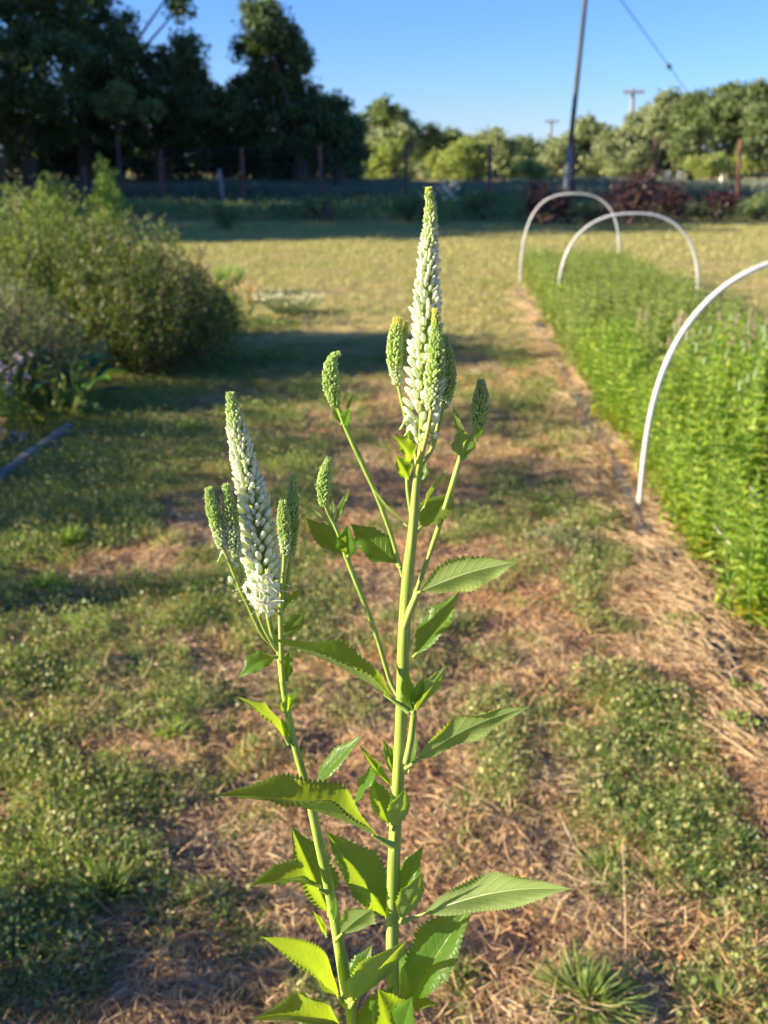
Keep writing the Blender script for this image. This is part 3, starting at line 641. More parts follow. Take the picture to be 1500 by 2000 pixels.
leaf((792,1500),(1038,1379), 58, 138, 16, .07, -.004, -.045, .10, wav=.07, label='long serrated leaf catching light on its edge at right')
leaf((768,1650),(413,1553), 134, 62, 58, .07, -.010, -.040, .10, label='largest leaf, folded along its midrib, reaching far left')
leaf((785,1800),(1118,1736), 70, 152, 24, .10, .004, -.06, .12, wav=.07, label='broad drooping leaf seen from beneath at lower right')
leaf((795,1965),(928,1758), 106, 30, 36, .04, .0, .012, .08, wav=.06, label='wide bright leaf standing at the foot of the right shoot')
leaf((778,1960),(868,1800), 90, 60, 20, .05, .02, .04, .05)
leaf((762,1800),(635,1622), 92, 28, 38, .06, .010, .03, .06, label='broad dark leaf between the two main stems')
leaf((776,1765),(828,1650), 44, 30, 26, .04, .004, .01, .06)
leaf((782,1800),(824,1705), 44, 152, 20, .02, -.002, -.02, .06)
leaf((760,1612),(722,1515), 42, 20, 30, .04, .006, .02, .05)
leaf((768,1620),(792,1540), 40, 155, 20, .02, -.008, -.016, .05)
leaf((770,1540),(700,1452), 24, 50, 30, -.05, .006, .02, .05)
leaf((772,1520),(748,1442), 20, 20, 30, .03, .006, .02, .05)
leaf((775,1515),(765,1450), 15, 60, 30, .03, .002, .01, .05)
leaf((798,1510),(812,1420), 24, 20, 30, .0, .01, .02, .08)
leaf((690,1570),(748,1485), 42, 60, 30, .0, .02, .01, .05)
leaf((775,1975),(800,1880), 50, 20, 22, .03, .02, .05, .06)
leaf((780,1965),(858,1962), 26, 40, 20, .06, .01, .0, .1)
leaf((772,2035),(738,1930), 74, 18, 20, .03, -.012, -.02, .05)
leaf((782,2040),(805,1945), 56, 30, 26, .03, -.02, -.03, .05)
# left hand shoot
leaf((612,1540),(709,1434), 44, 48, 32, .02, .022, .02, .06)
leaf((566,1452),(461,1360), 44, 66, 22, .10, .026, .02, .12)
leaf((568,1448),(548,1400), 14, 30, 30, .0, .026, .03, .05)
leaf((541,1282),(466,1325), 38, 30, 24, .22, .026, .01, .08)
leaf((560,1400),(563,1355), 22, 160, 26, .05, .024, .014, .05)
leaf((562,1390),(580,1345), 17, 40, 26, .0, .024, .02, .05)
leaf((560,1330),(566,1268), 22, 30, 26, .0, .026, .03, .05)
leaf((556,1330),(552,1262), 15, 60, 26, .0, .026, .03, .05)
leaf((550,1195),(589,1146), 17, 50, 30, .0, .02, .03, .06)
leaf((553,1245),(594,1194), 34, 24, 20, .03, .026, .05, .08)
leaf((640,1742),(487,1731), 86, 62, 52, .10, .014, -.012, .10)
leaf((646,1790),(568,1612), 84, 26, 38, .02, .024, .05, .05)
leaf((668,1955),(509,1829), 74, 50, 28, .09, .008, -.02, .07)
leaf((655,1836),(727,1776), 52, 150, 18, .05, .012, -.01, .14, sh=.6)
leaf((652,1800),(656,1750), 16, 40, 30, .0, .012, .01, .06)
leaf((684,1965),(795,1836), 84, 126, 24, .03, .0, -.03, .06)
leaf((678,1955),(727,1845), 50, 20, 26, .02, .014, .03, .06)
leaf((640,1830),(612,1780), 16, 40, 30, .0, .02, .02, .06)
leaf((690,2035),(492,1992), 98, 62, 38, .12, .004, -.03, .06)
leaf((694,2045),(770,1925), 56, 30, 24, .02, .006, .0, .06)
# leaves lower down the stems, below the picture
for k, (bx, by, tx, ty, w_) in enumerate([(775,2150,1000,2120,100), (762,2180,560,2190,100), (690,2170,520,2240,90), (770,2330,930,2350,100), (765,2350,600,2370,90)]):
    leaf((bx,by),(tx,ty), w_, 60, 26, .08, .03+.01*k, .02, .08)

# ------------------------------------------------------------------ hoops over the bed
def hoop(xl, y, w, h, r, label, lean=0.0):
    c = np.array([xl+w/2, y, 0]); t = np.linspace(0, 1, 64); pts = []
    for s in t:
        a = PI*(1-s); ca = math.cos(a); sa = math.sin(a); e = .62
        pts.append([xl+w/2+w/2*np.sign(ca)*abs(ca)**.80, y+lean*sa, h*abs(sa)**e])
    pts = np.array(pts); pts[:,0] += .008*np.sin(t*11+y); pts[:,1] += .014*np.sin(t*7+y*2); pts[0,2] = pts[-1,2] = -.03
    mb = MB(); tube(mb, pts, r, 12, 0)
    o = mb.build('garden_hoop', M['hoop'], origin=c); tag(o, label, 'garden hoop', 'white pipe hoops over the planted bed')
g1, g2, g3 = G(1015, 552), G(1087, 628), G(1253, 988)
hoop(g3[0], g3[1], 1.40, 1.11, .0125, 'nearest white pipe hoop, cut off by the right edge of the picture')
hoop(g2[0], g2[1], 1.33, 1.00, .0125, 'middle white pipe hoop over the leafy bed')
hoop(g1[0], g1[1], 1.24, 1.07, .0125, 'farthest white pipe hoop in front of the burgundy shrubs')

# ------------------------------------------------------------------ plants of the bed
def bed_plant_meshes(h, nst, spread, lm, sm, spikem=None, spl=.06, leafl=.055, whorls=11, low=None, spr=1.0):
    ml, ms, mp = MB(), MB(), MB()
    for k in range(nst):
        a = rng.uniform(0, 2*PI); r = spread*math.sqrt(rng.uniform(0, 1)); b = np.array([math.cos(a)*r*.6, math.sin(a)*r*.6, -.01]); hh = h*rng.uniform(.82, 1.1)
        t = np.array([math.cos(a)*r*1.25, math.sin(a)*r*1.25, hh])+np.append(rng.normal(0, .012, 2), 0); m_ = (b+t)/2+np.append(rng.normal(0, .01, 2), 0)
        pth = catmull([b, m_, t], 12); tube(ms, pth, np.linspace(.0035, .0018, 12), 5, 0, cap=False)
        for q in range(whorls):
            f = .08+.90*q/(whorls-1); c = b+(t-b)*f; c = np.array([np.interp(f, np.linspace(0,1,12), pth[:,i]) for i in range(3)])
            n = 5; aa = np.arange(n)*2*PI/n+q*.6+rng.normal(0, .2, n); L = leafl*(1.15-.55*f**2)*rng.uniform(.8, 1.15, n)
            d = np.stack([np.cos(aa), np.sin(aa), .35+.9*f**3+rng.normal(0, .15, n)], -1)
            stamp(ml, LEAFN, np.repeat(c[None], n, 0), d, (0,0,1), L, L*.37, 1 if (low is not None and f < .30) else 0)
        if spikem is not None and rng.uniform() < spr:
            top = t; ll = spl*rng.uniform(.7, 1.2); ns = 60; u = rng.uniform(0, 1, ns); aa = rng.uniform(0, 2*PI, ns)
            rad = .006*(1-.75*u); pos = top+np.stack([np.cos(aa)*rad*.4, np.sin(aa)*rad*.4, u*ll], -1)
            stamp(mp, BUDL, pos, np.stack([np.cos(aa), np.sin(aa), np.full(ns, 1.2)], -1), rdir(ns), .0075*(1-.5*u), .0042, 0, .0042)
            tube(mp, [top-np.array([0,0,.004]), top+np.array([0,0,ll*.9])], [.003,.001], 5, 0)
        n = nst*17; a = rng.uniform(0, 2*PI, n); rr = spread*1.15*np.sqrt(rng.uniform(0, 1, n)); zz = h*rng.uniform(.10, .93, n)
    d = rdir(n, .15); d[:,2] = d[:,2]*.6+.1; L = leafl*rng.uniform(.7, 1.25, n)*(1.1-.4*zz/h)
    stamp(ml, LEAFN, np.stack([np.cos(a)*rr, np.sin(a)*rr, zz], -1)-d*L[:,None]*.5, d, (0,0,1)+rng.normal(0, .35, (n,3)), L, L*.30, 0)
    res = {'leaves': ml.mesh('leaves', [lm]+([low] if low else [])), 'stems': ms.mesh('stems', sm)}
    if mp.n: res['flower_spikes'] = mp.mesh('flower_spikes', spikem)
    return res
def proto(meshes, name):
    return meshes, name
V = {
 'near': [bed_plant_meshes(.60, 7, .12, M['crop'], M['crop_stem'], M['pale_spike'], .05, .056, 14, M['crop_edge'], .32) for _ in range(4)],
 'edge': [bed_plant_meshes(.46, 8, .13, M['crop'], M['crop_stem'], None, .04, .058, 12, M['crop_edge']) for _ in range(3)],
 'far': [bed_plant_meshes(.46, 8, .14, M['crop_far'], M['crop_stem'], None, .04, .06, 10) for _ in range(4)],
 'pink': [bed_plant_meshes(.52, 6, .12, M['crop_far'], M['crop_stem'], M['pink_spike'], .085, .055, 11, None, .45) for _ in range(3)]}
protos = {}
def place_bed_plant(kind, i, x, y, rz, s, label, group):
    key = (kind, i)
    if key not in protos:
        e = bpy.data.objects.new('bed_plant', None); C.objects.link(e); e.empty_display_size = .1
        for nm, me in V[kind][i].items():
            o = bpy.data.objects.new(nm, me); C.objects.link(o); o.parent = e
        protos[key] = e; c = e
    else: c = copy_tree(protos[key])
    c.location = (x, y, float(gz(x, y))); c.rotation_euler = (0, 0, rz); c.scale = (s, s, s)
    tag(c, label, 'bed plant', group)
yy = 1.75
ncols = 5
while yy < 13.2:
    for cidx in range(ncols):
        x = float(bed_left(yy))+.085+.12*max(0, 3.5-yy)+cidx*.265+rng.normal(0, .025); y = yy+rng.normal(0, .03)
        if not in_frame(np.array([x]), np.array([y]), .5, 260)[0]: continue
        where = 'before the nearest hoop' if y < 4.2 else ('past the nearest hoop' if y < 9.2 else ('past the middle hoop' if y < 12.6 else 'past the farthest hoop'))
        side = 'on the path side' if cidx == 0 else ('on the far side' if cidx == ncols-1 else 'mid bed')
        if 5.75 < y < 6.75 and cidx > 0: kind = 'pink'; desc = 'leafy plant with pink flower spikes'; s = 1.0
        elif y < 5.75 and cidx > 0: kind = 'near'; desc = 'upright bright green plant with pale bud tips'; s = rng.uniform(.86, 1.12)
        elif y < 7: kind = 'edge'; desc = 'shorter bright leafy plant yellowing below'; s = rng.uniform(.9, 1.1)
        else: kind = 'far'; desc = 'leafy green plant without flowers'; s = rng.uniform(.9, 1.08)*(1-.02*(y-7))
        place_bed_plant(kind, int(rng.integers(len(V[kind]))), x, y, rng.uniform(0, 2*PI), s, f'{desc} {where} {side}', f'{desc} {where}')
    yy += .27
# netting strings along and across the bed
mb = MB()
def NX(y): return float(bed_left(y))+.12*max(0, 3.5-y)
def strand(pts, r): tube(mb, pts, r, 5, 0, 30, True)
for off, z in ((.05,.18), (.25,.24), (.45,.24), (.65,.24)):
    strand([(NX(y)+off, y, z+.012*math.sin(y*3+off*9)) for y in np.linspace(1.8, 9.3, 14)], .0017)
for y in np.arange(1.9, 9.2, .36):
    strand([(NX(y)+.05, y, .18), (NX(y)+.25, y, .24), (NX(y)+.65, y, .24)], .0012)
tag(mb.build('support_netting', M['string']), 'white string support netting stretched low through the bed plants', 'plant netting')
# strip of dark weed fabric along the edge
mb = MB(); ys = np.linspace(1.6, 12.5, 120); w = .045+.02*np.sin(ys*2.3)+.012*np.sin(ys*7); xc = bed_left(ys)-.10+.012*np.sin(ys*4.1)
v = []; 
for x_, y_, w_ in zip(xc, ys, w):
    for t in (-1, -.33, .33, 1): v.append([x_+t*w_, y_, float(gz(x_, y_))+.006+.006*(1-t*t)+.003*math.sin(y_*31+t*3)])
f = [[i*4+j, i*4+j+1, i*4+j+5, i*4+j+4] for i in range(len(ys)-1) for j in range(3)]
mb.add(v, f); tag(mb.build('weed_fabric', M['fabric']), 'strip of dark grey weed fabric showing through straw beside the bed', 'weed fabric')

# ------------------------------------------------------------------ shrubs and plants of the left bed
def shrub(c, h, rx, ry, nsh, lm, label, leafl=.028, lw=.3, per=46, name='shrub', cat='shrub', up=1.0, group=None, twigm=None, spread=1.0, lift=.25):
    twigm = twigm or M['twig']
    """many leafy shoots fanning up from a woody base"""
    c = np.asarray(c, float); o = empty(name, c, label, cat, group); mt, ml = MB(), MB()
    for k in range(nsh):
        a = rng.uniform(0, 2*PI); r = math.sqrt(rng.uniform(0, 1)); hh = h*(1-.62*r**2.4)*rng.uniform(.70, 1.03)
        top = c+np.array([math.cos(a)*r*rx*spread, math.sin(a)*r*ry*spread, hh]); k0 = rng.uniform(.05, .5)
        base = c+np.array([math.cos(a)*r*rx*.15, math.sin(a)*r*ry*.15, 0]); mid = base+(top-base)*.5+np.array([math.cos(a)*rx*r*.22, math.sin(a)*ry*r*.22, -hh*.06])
        pth = catmull([base, mid, top], 14); 
        if k % 3 == 0: tube(mt, pth, np.linspace(.011, .003, 14)*h, 5, 0, cap=False)
        n = per; u = lift+(1-lift)*rng.uniform(0, 1, n)**.8; pos = np.stack([np.interp(u, np.linspace(0,1,14), pth[:,i]) for i in range(3)], -1)
        tan = nrm(pth[-1]-pth[7]); bush = .12*h*(1.25-u)[:,None]; pos = pos+rdir(n)*bush*rng.uniform(.2, 1.6, (n,1))
        d = rdir(n)*.85+tan*up; L = leafl*rng.uniform(.6, 1.25, n); stamp(ml, LEAF, pos, d, rdir(n, .6), L, L*lw)
    if mt.n: mt.build('branches', twigm or M['twig'], o)
    ml.build('foliage', lm, o)
    return o
shrub((-2.75, 7.9, 0), 1.33, 1.2, .95, 520, M['shrub'], 'large rounded evergreen shrub with yellow-green shoot tips at left', .036, .32, 95, up=1.05)
shrub((-1.80, 7.4, 0), 1.12, .76, .66, 340, M['shrub_dark'], 'darker shrub on the path side of the large shrub', .036, .34, 80, up=.95)
shrub((-2.6, 6.3, 0), .90, .85, .6, 300, M['shrub_grey'], 'greyish green bushy plant before the large shrub at left', .028, .3, 64, up=1.2)
shrub((-4.2, 8.2, 0), 1.3, 1.1, .9, 160, M['shrub'], 'evergreen shrub running out of the left edge', .036, .3, 60, up=1.4)
shrub((-1.95, 5.75, 0), .30, .26, .2, 26, M['shrub'], 'low yellow-green plant under the big shrubs', .03, .4, 30)
def broad_plant(c, n, h, r, L, label, name='broad_leaved_plant', lm=None, cat='leafy plant', lw=.55):
    c = np.asarray(c, float); o = empty(name, c, label, cat); ms, ml = MB(), MB()
    for k in range(n):
        a = rng.uniform(0, 2*PI); rr = r*rng.uniform(.2, 1); hh = h*rng.uniform(.35, 1)*(1-.3*rr/r); e = c+np.array([math.cos(a)*rr, math.sin(a)*rr, hh])
        tube(ms, [c, (c+e)/2+np.array([0,0,hh*.15]), e], [.006,.004,.003], 5, 0, 6, False)
        d = np.array([math.cos(a)*1.0, math.sin(a)*1.0, rng.uniform(-.2, 1.0)]); l = L*rng.uniform(.6, 1.1); T = 7
        nu, nv = 8, 5; x = nrm(np.cross(nrm(d), [0,0,1.0])); z = np.cross(x, nrm(d)); v = []
        for i in range(nu):
            u = i/(nu-1); w_ = lw*l*.5*math.sin(PI*min(.12+.86*u, 1))**.7
            for j in range(nv):
                t = (j/(nv-1)-.5)*2; v.append(e+nrm(d)*l*u+x*w_*t+z*(l*.12*abs(t)-l*.35*u*u+.02*l*math.sin(u*9+t*4)))
        ml.add(v, [[i*nv+j, i*nv+j+1, (i+1)*nv+j+1, (i+1)*nv+j] for i in range(nu-1) for j in range(nv-1)])
    ms.build('leaf_stalks', M['crop_stem'], o); ml.build('leaves', lm or M['broad'], o)
broad_plant((-1.88, 5.95, 0), 26, .46, .30, .17, 'dark blue-green broad-leaved plant with a few sunlit leaves')
broad_plant((-2.35, 5.6, 0), 18, .36, .26, .15, 'broad-leaved plant at the left edge beside the purple flowers')
def flower_plant(c, h, r, n, lm, fm, label, fs=.016, cat='flowering plant', name='small_flowering_plant'):
    c = np.asarray(c, float); o = empty(name, c, label, cat); ms, ml, mf = MB(), MB(), MB()
    for k in range(n):
        a = rng.uniform(0, 2*PI); rr = r*math.sqrt(rng.uniform()); e = c+np.array([math.cos(a)*rr, math.sin(a)*rr, h*rng.uniform(.6, 1.05)]); b = c+(e-c)*np.array([.3,.3,0])
        tube(ms, [b, (b+e)/2+rng.normal(0, .01, 3), e], [.003,.002,.0012], 4, 0, 6, False)
        m = 16; u = rng.uniform(.05, .8, m)[:,None]; stamp(ml, LEAF, b*(1-u)+e*u, rdir(m, .5), rdir(m, .8), .035, .013)
        m = 9; stamp(mf, LEAF, e+rng.normal(0, fs*.6, (m,3)), rdir(m, .6), rdir(m), fs, fs*.7)
    ms.build('stems', M['crop_stem'], o); ml.build('leaves', lm, o); mf.build('flowers', fm, o)
flower_plant((-2.15, 5.45, 0), .45, .22, 34, M['fresh'], M['purple'], 'bushy plant dotted with pale purple flowers at the left edge')
flower_plant((-2.02, 4.65, 0), .30, .20, 30, M['shrub_grey'], M['litter'], 'fading plant with brownish seed heads at the left edge')
flower_plant((-2.05, 5.2, 0), .10, .12, 26, M['shrub_grey'], M['purple'], 'low silvery plant behind the grey edging plank', .012)
flower_plant((-1.45, 9.6, 0), .42, .38, 46, M['fresh'], M['grass_dry'], 'airy light green plants right of the dark shrub', .02)
flower_plant((-.98, 10.2, 0), .20, .40, 60, M['shrub_grey'], M['petal'], 'low mound of small pale flowers at the end of the left bed', .016)
tuft(445, 575, .16, 200, .42, M['fresh'], 'tall light green grass clump right of the dark shrub', .012, .1, grp='grasses at the end of the left bed')
tuft(490, 590, .14, 110, .26, M['grass_dry'], 'straw-coloured grass clump at the end of the left bed', .010, .3, grp='grasses at the end of the left bed')
# edging plank of the left bed
a, b = G(112, 862), G(-160, 1060); mb = MB(); d = nrm(b-a); s_ = np.array([-d[1], d[0], 0])*.018
v = []
for p in (a-d*.2, (a+b)/2, b): 
    for sx, z in ((-1,-.02), (1,-.02), (1,.055), (-1,.055)): v.append(p+s_*sx+np.array([0,0,z]))
f = [[i*4+j, i*4+(j+1) % 4, i*4+4+(j+1) % 4, i*4+4+j] for i in range(2) for j in range(4)]+[[0,3,2,1],[8,9,10,11]]
mb.add(v, f); tag(mb.build('edging_plank', M['plank'], smooth=False), 'weathered grey timber edging of the left bed', 'edging plank')
# bushes standing just outside the left edge; their shade falls across the path
for (x, y, h, r, n_, m_) in ((-2.75,4.0,1.15,.48,90,'shrub'), (-2.45,3.1,.80,.28,50,'shrub'), (-1.75,1.30,.72,.30,60,'shrub'), (-1.7,.85,.70,.30,60,'shrub'), (-2.3,2.45,.62,.18,26,'shrub'), (-3.0,4.9,1.2,.6,120,'shrub'), (-3.2,5.9,1.0,.5,90,'shrub')):
    shrub((x,y,0), h, r, r, n_, M[m_], 'leafy bush just outside the left edge of the picture', .034, .4, 60, group='bushes outside the left edge')

for x, y, h in ((-3.9,3.7,1.72), (-4.2,4.9,1.84)):  # unseen trees, added and shaped so their crowns drop shadow onto the path
    o = empty('added_shade_tree', (x,y,0), 'slender unseen tree added to cast shade on the path', 'added tree', 'unseen trees added to shade the path'); mt, ml = MB(), MB()
    tube(mt, [(x,y,-.05), (x+.03,y,h*.5), (x,y,h*.9)], [.018,.014,.006], 6, 0, 8); n = 480; pos = np.array([x,y,h-.22])+rdir(n)*rng.uniform(.1, 1, (n,1))**.5*np.array([.34,.5,.24])
    stamp(ml, LEAF, pos, rdir(n, .3), rdir(n, .5), .06, .035); mt.build('trunk', M['bark'], o); ml.build('crown', M['fresh'], o)

# ------------------------------------------------------------------ far bed, fence
FY = 33.0
g_ = 'shrubs of the far bed in shade'
def blob_bush(px, py0, py1, wpx, Y, lm, label, name='garden_shrub', cat='shrub', leafl=.10, dens=1.0, group=g_, trunk=None):
    """rounded bush: base on the ground at Y, crown spanning py0..py1 in height"""
    top = P(px, py0, Y)[2]; c = P(px, py1, Y); c = np.array([c[0], Y, 0.0]); w = wpx*math.hypot(Y, 1)/FPX
    o = empty(name, c, label, cat, group); mt, ml = MB(), MB(); n = int(900*dens)
    nb = 9; cl = []
    for k in range(nb):
        a = rng.uniform(0, 2*PI); rr = math.sqrt(rng.uniform()); z = top*rng.uniform(.25, .88); q = c+np.array([math.cos(a)*rr*w*.5, math.sin(a)*rr*w*.5, z]); cl.append(q)
        tube(mt, [c+np.array([0,0,-.05]), (c+q)/2+np.array([0,0,.1]), q], [.05,.035,.012], 5, 0, 6, False)
    cl = np.array(cl); i = rng.integers(nb, size=n); rad = np.minimum(w*.42, top*.34)
    pos = cl[i]+rdir(n)*(rad*rng.uniform(.35, 1.1, n)[:,None]); pos[:,2] = np.clip(pos[:,2], .05, top*1.05)
    L = leafl*rng.uniform(.6, 1.2, n); stamp(ml, LEAF, pos, rdir(n, .3), rdir(n, .5), L, L*.6)
    mt.build('branches', M['twig'], o); ml.build('foliage', lm, o)
blob_bush(437, 398, 445, 46, 22.5, M['tree_mid'], 'small round green shrub left in the far shade', leafl=.07)
blob_bush(640, 385, 440, 90, 25, M['tree_mid'], 'loose green shrub behind the curved spike', leafl=.09)
blob_bush(800, 375, 440, 60, 25, M['tree_mid'], 'green shrub just left of the tallest spike tip', leafl=.08)
blob_bush(945, 378, 438, 80, 26, M['tree_mid'], 'wide green shrub right of the tallest spike tip', leafl=.09)
blob_bush(1060, 360, 440, 92, 24, M['burgundy'], 'burgundy shrub seen through the farthest hoop', leafl=.09, dens=1.6)
blob_bush(1225, 335, 440, 96, 24, M['burgundy'], 'tallest burgundy shrub behind the middle hoop', leafl=.09, dens=1.8)
blob_bush(1325, 350, 438, 66, 25, M['burgundy'], 'dark purple shrub with upright top right of the tallest burgundy one', leafl=.08, dens=1.2)
blob_bush(1403, 380, 436, 62, 25, M['burgundy'], 'low burgundy shrub nearest the right edge', leafl=.08)
blob_bush(1470, 378, 436, 80, 26, M['tree_mid'], 'green shrub at the right edge in the far shade', leafl=.09)
blob_bush(1150, 400, 438, 60, 25, M['tree_mid'], 'low green shrub between the two burgundy ones', leafl=.07)
blob_bush(560, 392, 440, 60, 27, M['shrub_grey'], 'grey-green perennial clump left of the curved spike', leafl=.08)
flower_plant((P(858, 440, 24)[0], 24, 0), .95, .5, 44, M['tree_mid'], M['petal'], 'white-flowered plant beside the tip of the tallest spike', .035)
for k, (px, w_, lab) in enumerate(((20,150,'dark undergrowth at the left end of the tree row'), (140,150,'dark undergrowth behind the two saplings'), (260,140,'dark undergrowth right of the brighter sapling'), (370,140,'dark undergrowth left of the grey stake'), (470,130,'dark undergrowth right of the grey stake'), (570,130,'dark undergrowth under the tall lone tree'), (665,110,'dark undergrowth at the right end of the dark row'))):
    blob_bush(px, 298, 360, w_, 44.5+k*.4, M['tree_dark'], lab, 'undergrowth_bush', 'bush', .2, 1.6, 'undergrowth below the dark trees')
for k, (px, lab) in enumerate(((800,'low far bush behind the tip of the tallest spike'), (905,'low far bush between the lime bushes'), (1000,'low far bush left of the small power pole'), (1100,'low far bush behind the foot of the leaning pole'), (1180,'low far bush under the willow-like tree'), (1270,'low far bush left of the orange marker'), (1365,'low far bush under the round oak'), (1465,'low far bush behind the dark rail fence'))):
    blob_bush(px, 322, 350, 120, 74+k, M['tree_mid' if k % 2 else 'tree_olive'], lab, 'far_bush', 'bush', .28, 1.0, 'low far bushes on the horizon')
for px, h_, lab in ((105, 1.38, 'light green upright sapling behind the large shrub at far left'), (208, 1.55, 'brightest green upright sapling behind the large shrub')):
    X0 = P(px, 380, 19)[0]; shrub((X0, 19, 0), h_, .34, .34, 44, M['fresh'], lab, .07, .45, 50, name='sapling', cat='sapling', group='two green saplings behind the shrub')
# tall grey-green growth behind and along the fence, low growth in the far bed
mb = MB(); n = 90000; y = rng.uniform(34.5, 50, n); x = rng.uniform(-.40, .42, n)*y; hh = (.30+.62*fbm(x*.35, y*.3, 3, 3))*rng.uniform(.5, 1, n)*np.where(x < -2, 1.15, 1.0)
stamp(mb, BLADE, np.stack([x, y, x*0], -1), np.stack([rng.normal(0, .22, n), rng.normal(0, .22, n), np.ones(n)], -1), rdir(n, 0), hh, .035)
tag(mb.build('tall_grass', M['blue_grass']), kind='stuff')
mb = MB(); n = 26000; y = rng.uniform(25, 31.5, n); x = rng.uniform(-.40, .42, n)*y; hh = rng.uniform(.03, .34, n)*(.5+fbm(x*.5, y*.5, 8, 2))
stamp(mb, LEAF, np.stack([x, y, hh], -1), rdir(n, .6), rdir(n, .6), .09, .05)
tag(mb.build('bed_ground_cover', M['tree_mid']), kind='stuff')
def fence():
    o = empty('wire_fence', (0, FY, 0), 'tall rusty-post wire fence running across behind the far bed', 'fence')
    tops = [(-160,330),(5,312),(163,325),(313,293),(472,288),(625,283),(793,280),(957,280),(1122,278),(1281,268),(1447,272),(1612,270)]
    pts = []
    for px, py in tops:
        t = P(px, py, FY); h = t[2]; b = np.array([P(px+8*(px-750)/-700, 400, FY)[0], FY, -.05]); mb = MB(); tube(mb, [b, (b+t)/2, t], [.07,.066,.06], 8, 0, 6); mb.build('post', M['post'], o); pts.append((t, b))
    mb = MB()
    for k in range(8):
        f = .08+.9*k/7
        for (t0, b0), (t1, b1) in zip(pts[:-1], pts[1:]):
            tube(mb, [b0+(t0-b0)*f, b1+(t1-b1)*f], .0035, 3, 0, cap=False)
    for (t0, b0), (t1, b1) in zip(pts[:-1], pts[1:]):
        for k in range(1, 16):
            f = k/16; tube(mb, [b0+(b1-b0)*f+np.array([0,0,.1]), (t0+(t1-t0)*f)-np.array([0,0,.08])], .0025, 3, 0, cap=False)
    mb.build('wire_mesh', M['wire'], o)
fence()
t = P(428, 330, 31); mb = MB(); tube(mb, [(P(437,400,31)[0],31,-.05), t], .055, 7, 0, 5)
tag(mb.build('grey_stake', M['pole_far'], origin=(t[0],31,0)), 'short grey metal stake before the fence at left', 'stake')

# ------------------------------------------------------------------ poles, cable, small far things
b = P(1104, 372, 36); b[2] = 0; t = P(1152, -85, 36); o = empty('utility_pole', b, 'tall leaning dark utility pole with a pale lower sleeve', 'utility pole')
s1 = b+(t-b)*.245
mb = MB(); tube(mb, [s1, (s1+t)/2, t+nrm(t-b)*.5], [.088,.08,.07], 12, 0, 12); mb.build('pole', M['pole_dark'], o)
mb = MB(); tube(mb, [b-np.array([0,0,.1]), s1], [.108,.104], 12, 0, 6); mb.build('pole_sleeve', M['pole_pale'], o)
mb = MB(); box(mb, t[0]-.9, t[0]+.9, t[1]-.14, t[1]-.09+.0, t[2]+.1, t[2]+.22); mb.build('crossarm', M['pole_dark'], o, smooth=False)
e = P(1360, 205, 70); mb = MB(); spl = P(1307, 130, 58); tube(mb, [t, P(1213, 0, 43), spl, e, P(1420,300,84)], .022, 6, 0, 40); cab = mb.build('overhead_cable', M['wire']); tag(cab, 'thin overhead cable sloping down to the right across the sky', 'cable')
mb = MB(); dd = nrm(e-spl); tube(mb, [spl-dd*.45, spl-dd*.25, spl+dd*.25, spl+dd*.45], [.03,.12,.12,.03], 8, 0, 10); mb.build('splice', M['wire'], cab)
def far_pole(px, py, pyb, Y, wpx, arm, r, label):
    t = P(px, py, Y); b = P(px-7, pyb, Y); b[2] = 0; o = empty('power_pole', b, label, 'power pole', 'distant power poles')
    mb = MB(); tube(mb, [b, t], [r*1.3, r], 8, 0, 6); mb.build('pole', M['pole_far'], o)
    w = arm*Y/FPX/2; mb = MB(); box(mb, t[0]-w, t[0]+w, t[1]-r*1.6-.2, t[1]-r*1.3, t[2]-.55, t[2]-.25); mb.build('crossarm', M['pole_far'], o, smooth=False)
    for k in (-.9, -.45, .45, .9):
        mb = MB(); tube(mb, [(t[0]+w*k, t[1]-r*1.5-.1, t[2]-.25), (t[0]+w*k, t[1]-r*1.5-.1, t[2]+.05)], [.09,.06], 6, 0, 3); mb.build('insulator', M['pole_far'], o)
far_pole(1236, 173, 345, 120, 9, 38, .22, 'nearer of two distant power poles, above the right trees')
far_pole(1077, 233, 345, 190, 7, 26, .26, 'smaller distant power pole left of the leaning pole')
def sm(name, px, py0, py1, wpx, Y, m, label, cat):
    a = P(px, py1, Y); z0 = max(P(px, py1, Y)[2], 0); z1 = P(px, py0, Y)[2]; w = wpx*Y/FPX/2; mb = MB()
    o = empty(name, (a[0], Y, 0), label, cat); return a[0], z0, z1, w, o
x, z0, z1, w, o = sm('marker_sign', 1313, 316, 338, 8, 62, None, 'small orange marker sign under the right trees', 'sign')
mb = MB(); box(mb, x-w, x+w, 61.98, 62.02, z0+.05, z1); mb.build('sign_panel', M['orange'], o, smooth=False)
mb = MB(); tube(mb, [(x,62.06,-.05), (x,62.06,z1-.03)], .035, 6, 0, 3); mb.build('sign_post', M['pole_far'], o)
for px, lab in ((1302, 'white box-like object left of the orange marker'), (1326, 'white box-like object right of the orange marker')):
    x, z0, z1, w, o = sm('white_box', px, 335, 345, 10, 61, None, lab, 'box'); mb = MB(); box(mb, x-w, x+w, 60.7, 61.3, 0, z1); mb.build('body', M['white'], o, smooth=False)
    mb = MB(); box(mb, x-w-.03, x+w+.03, 60.67, 61.33, z1, z1+.05); mb.build('lid', M['white'], o, smooth=False)
x, z0, z1, w, o = sm('white_marker_post', 1409, 337, 353, 6, 58, None, 'short white post under the right trees', 'post'); mb = MB(); tube(mb, [(x,58,0), (x,58,z1-.05), (x,58,z1)], [.09,.09,.05], 8, 0, 6); mb.build('post_body', M['white'], o)
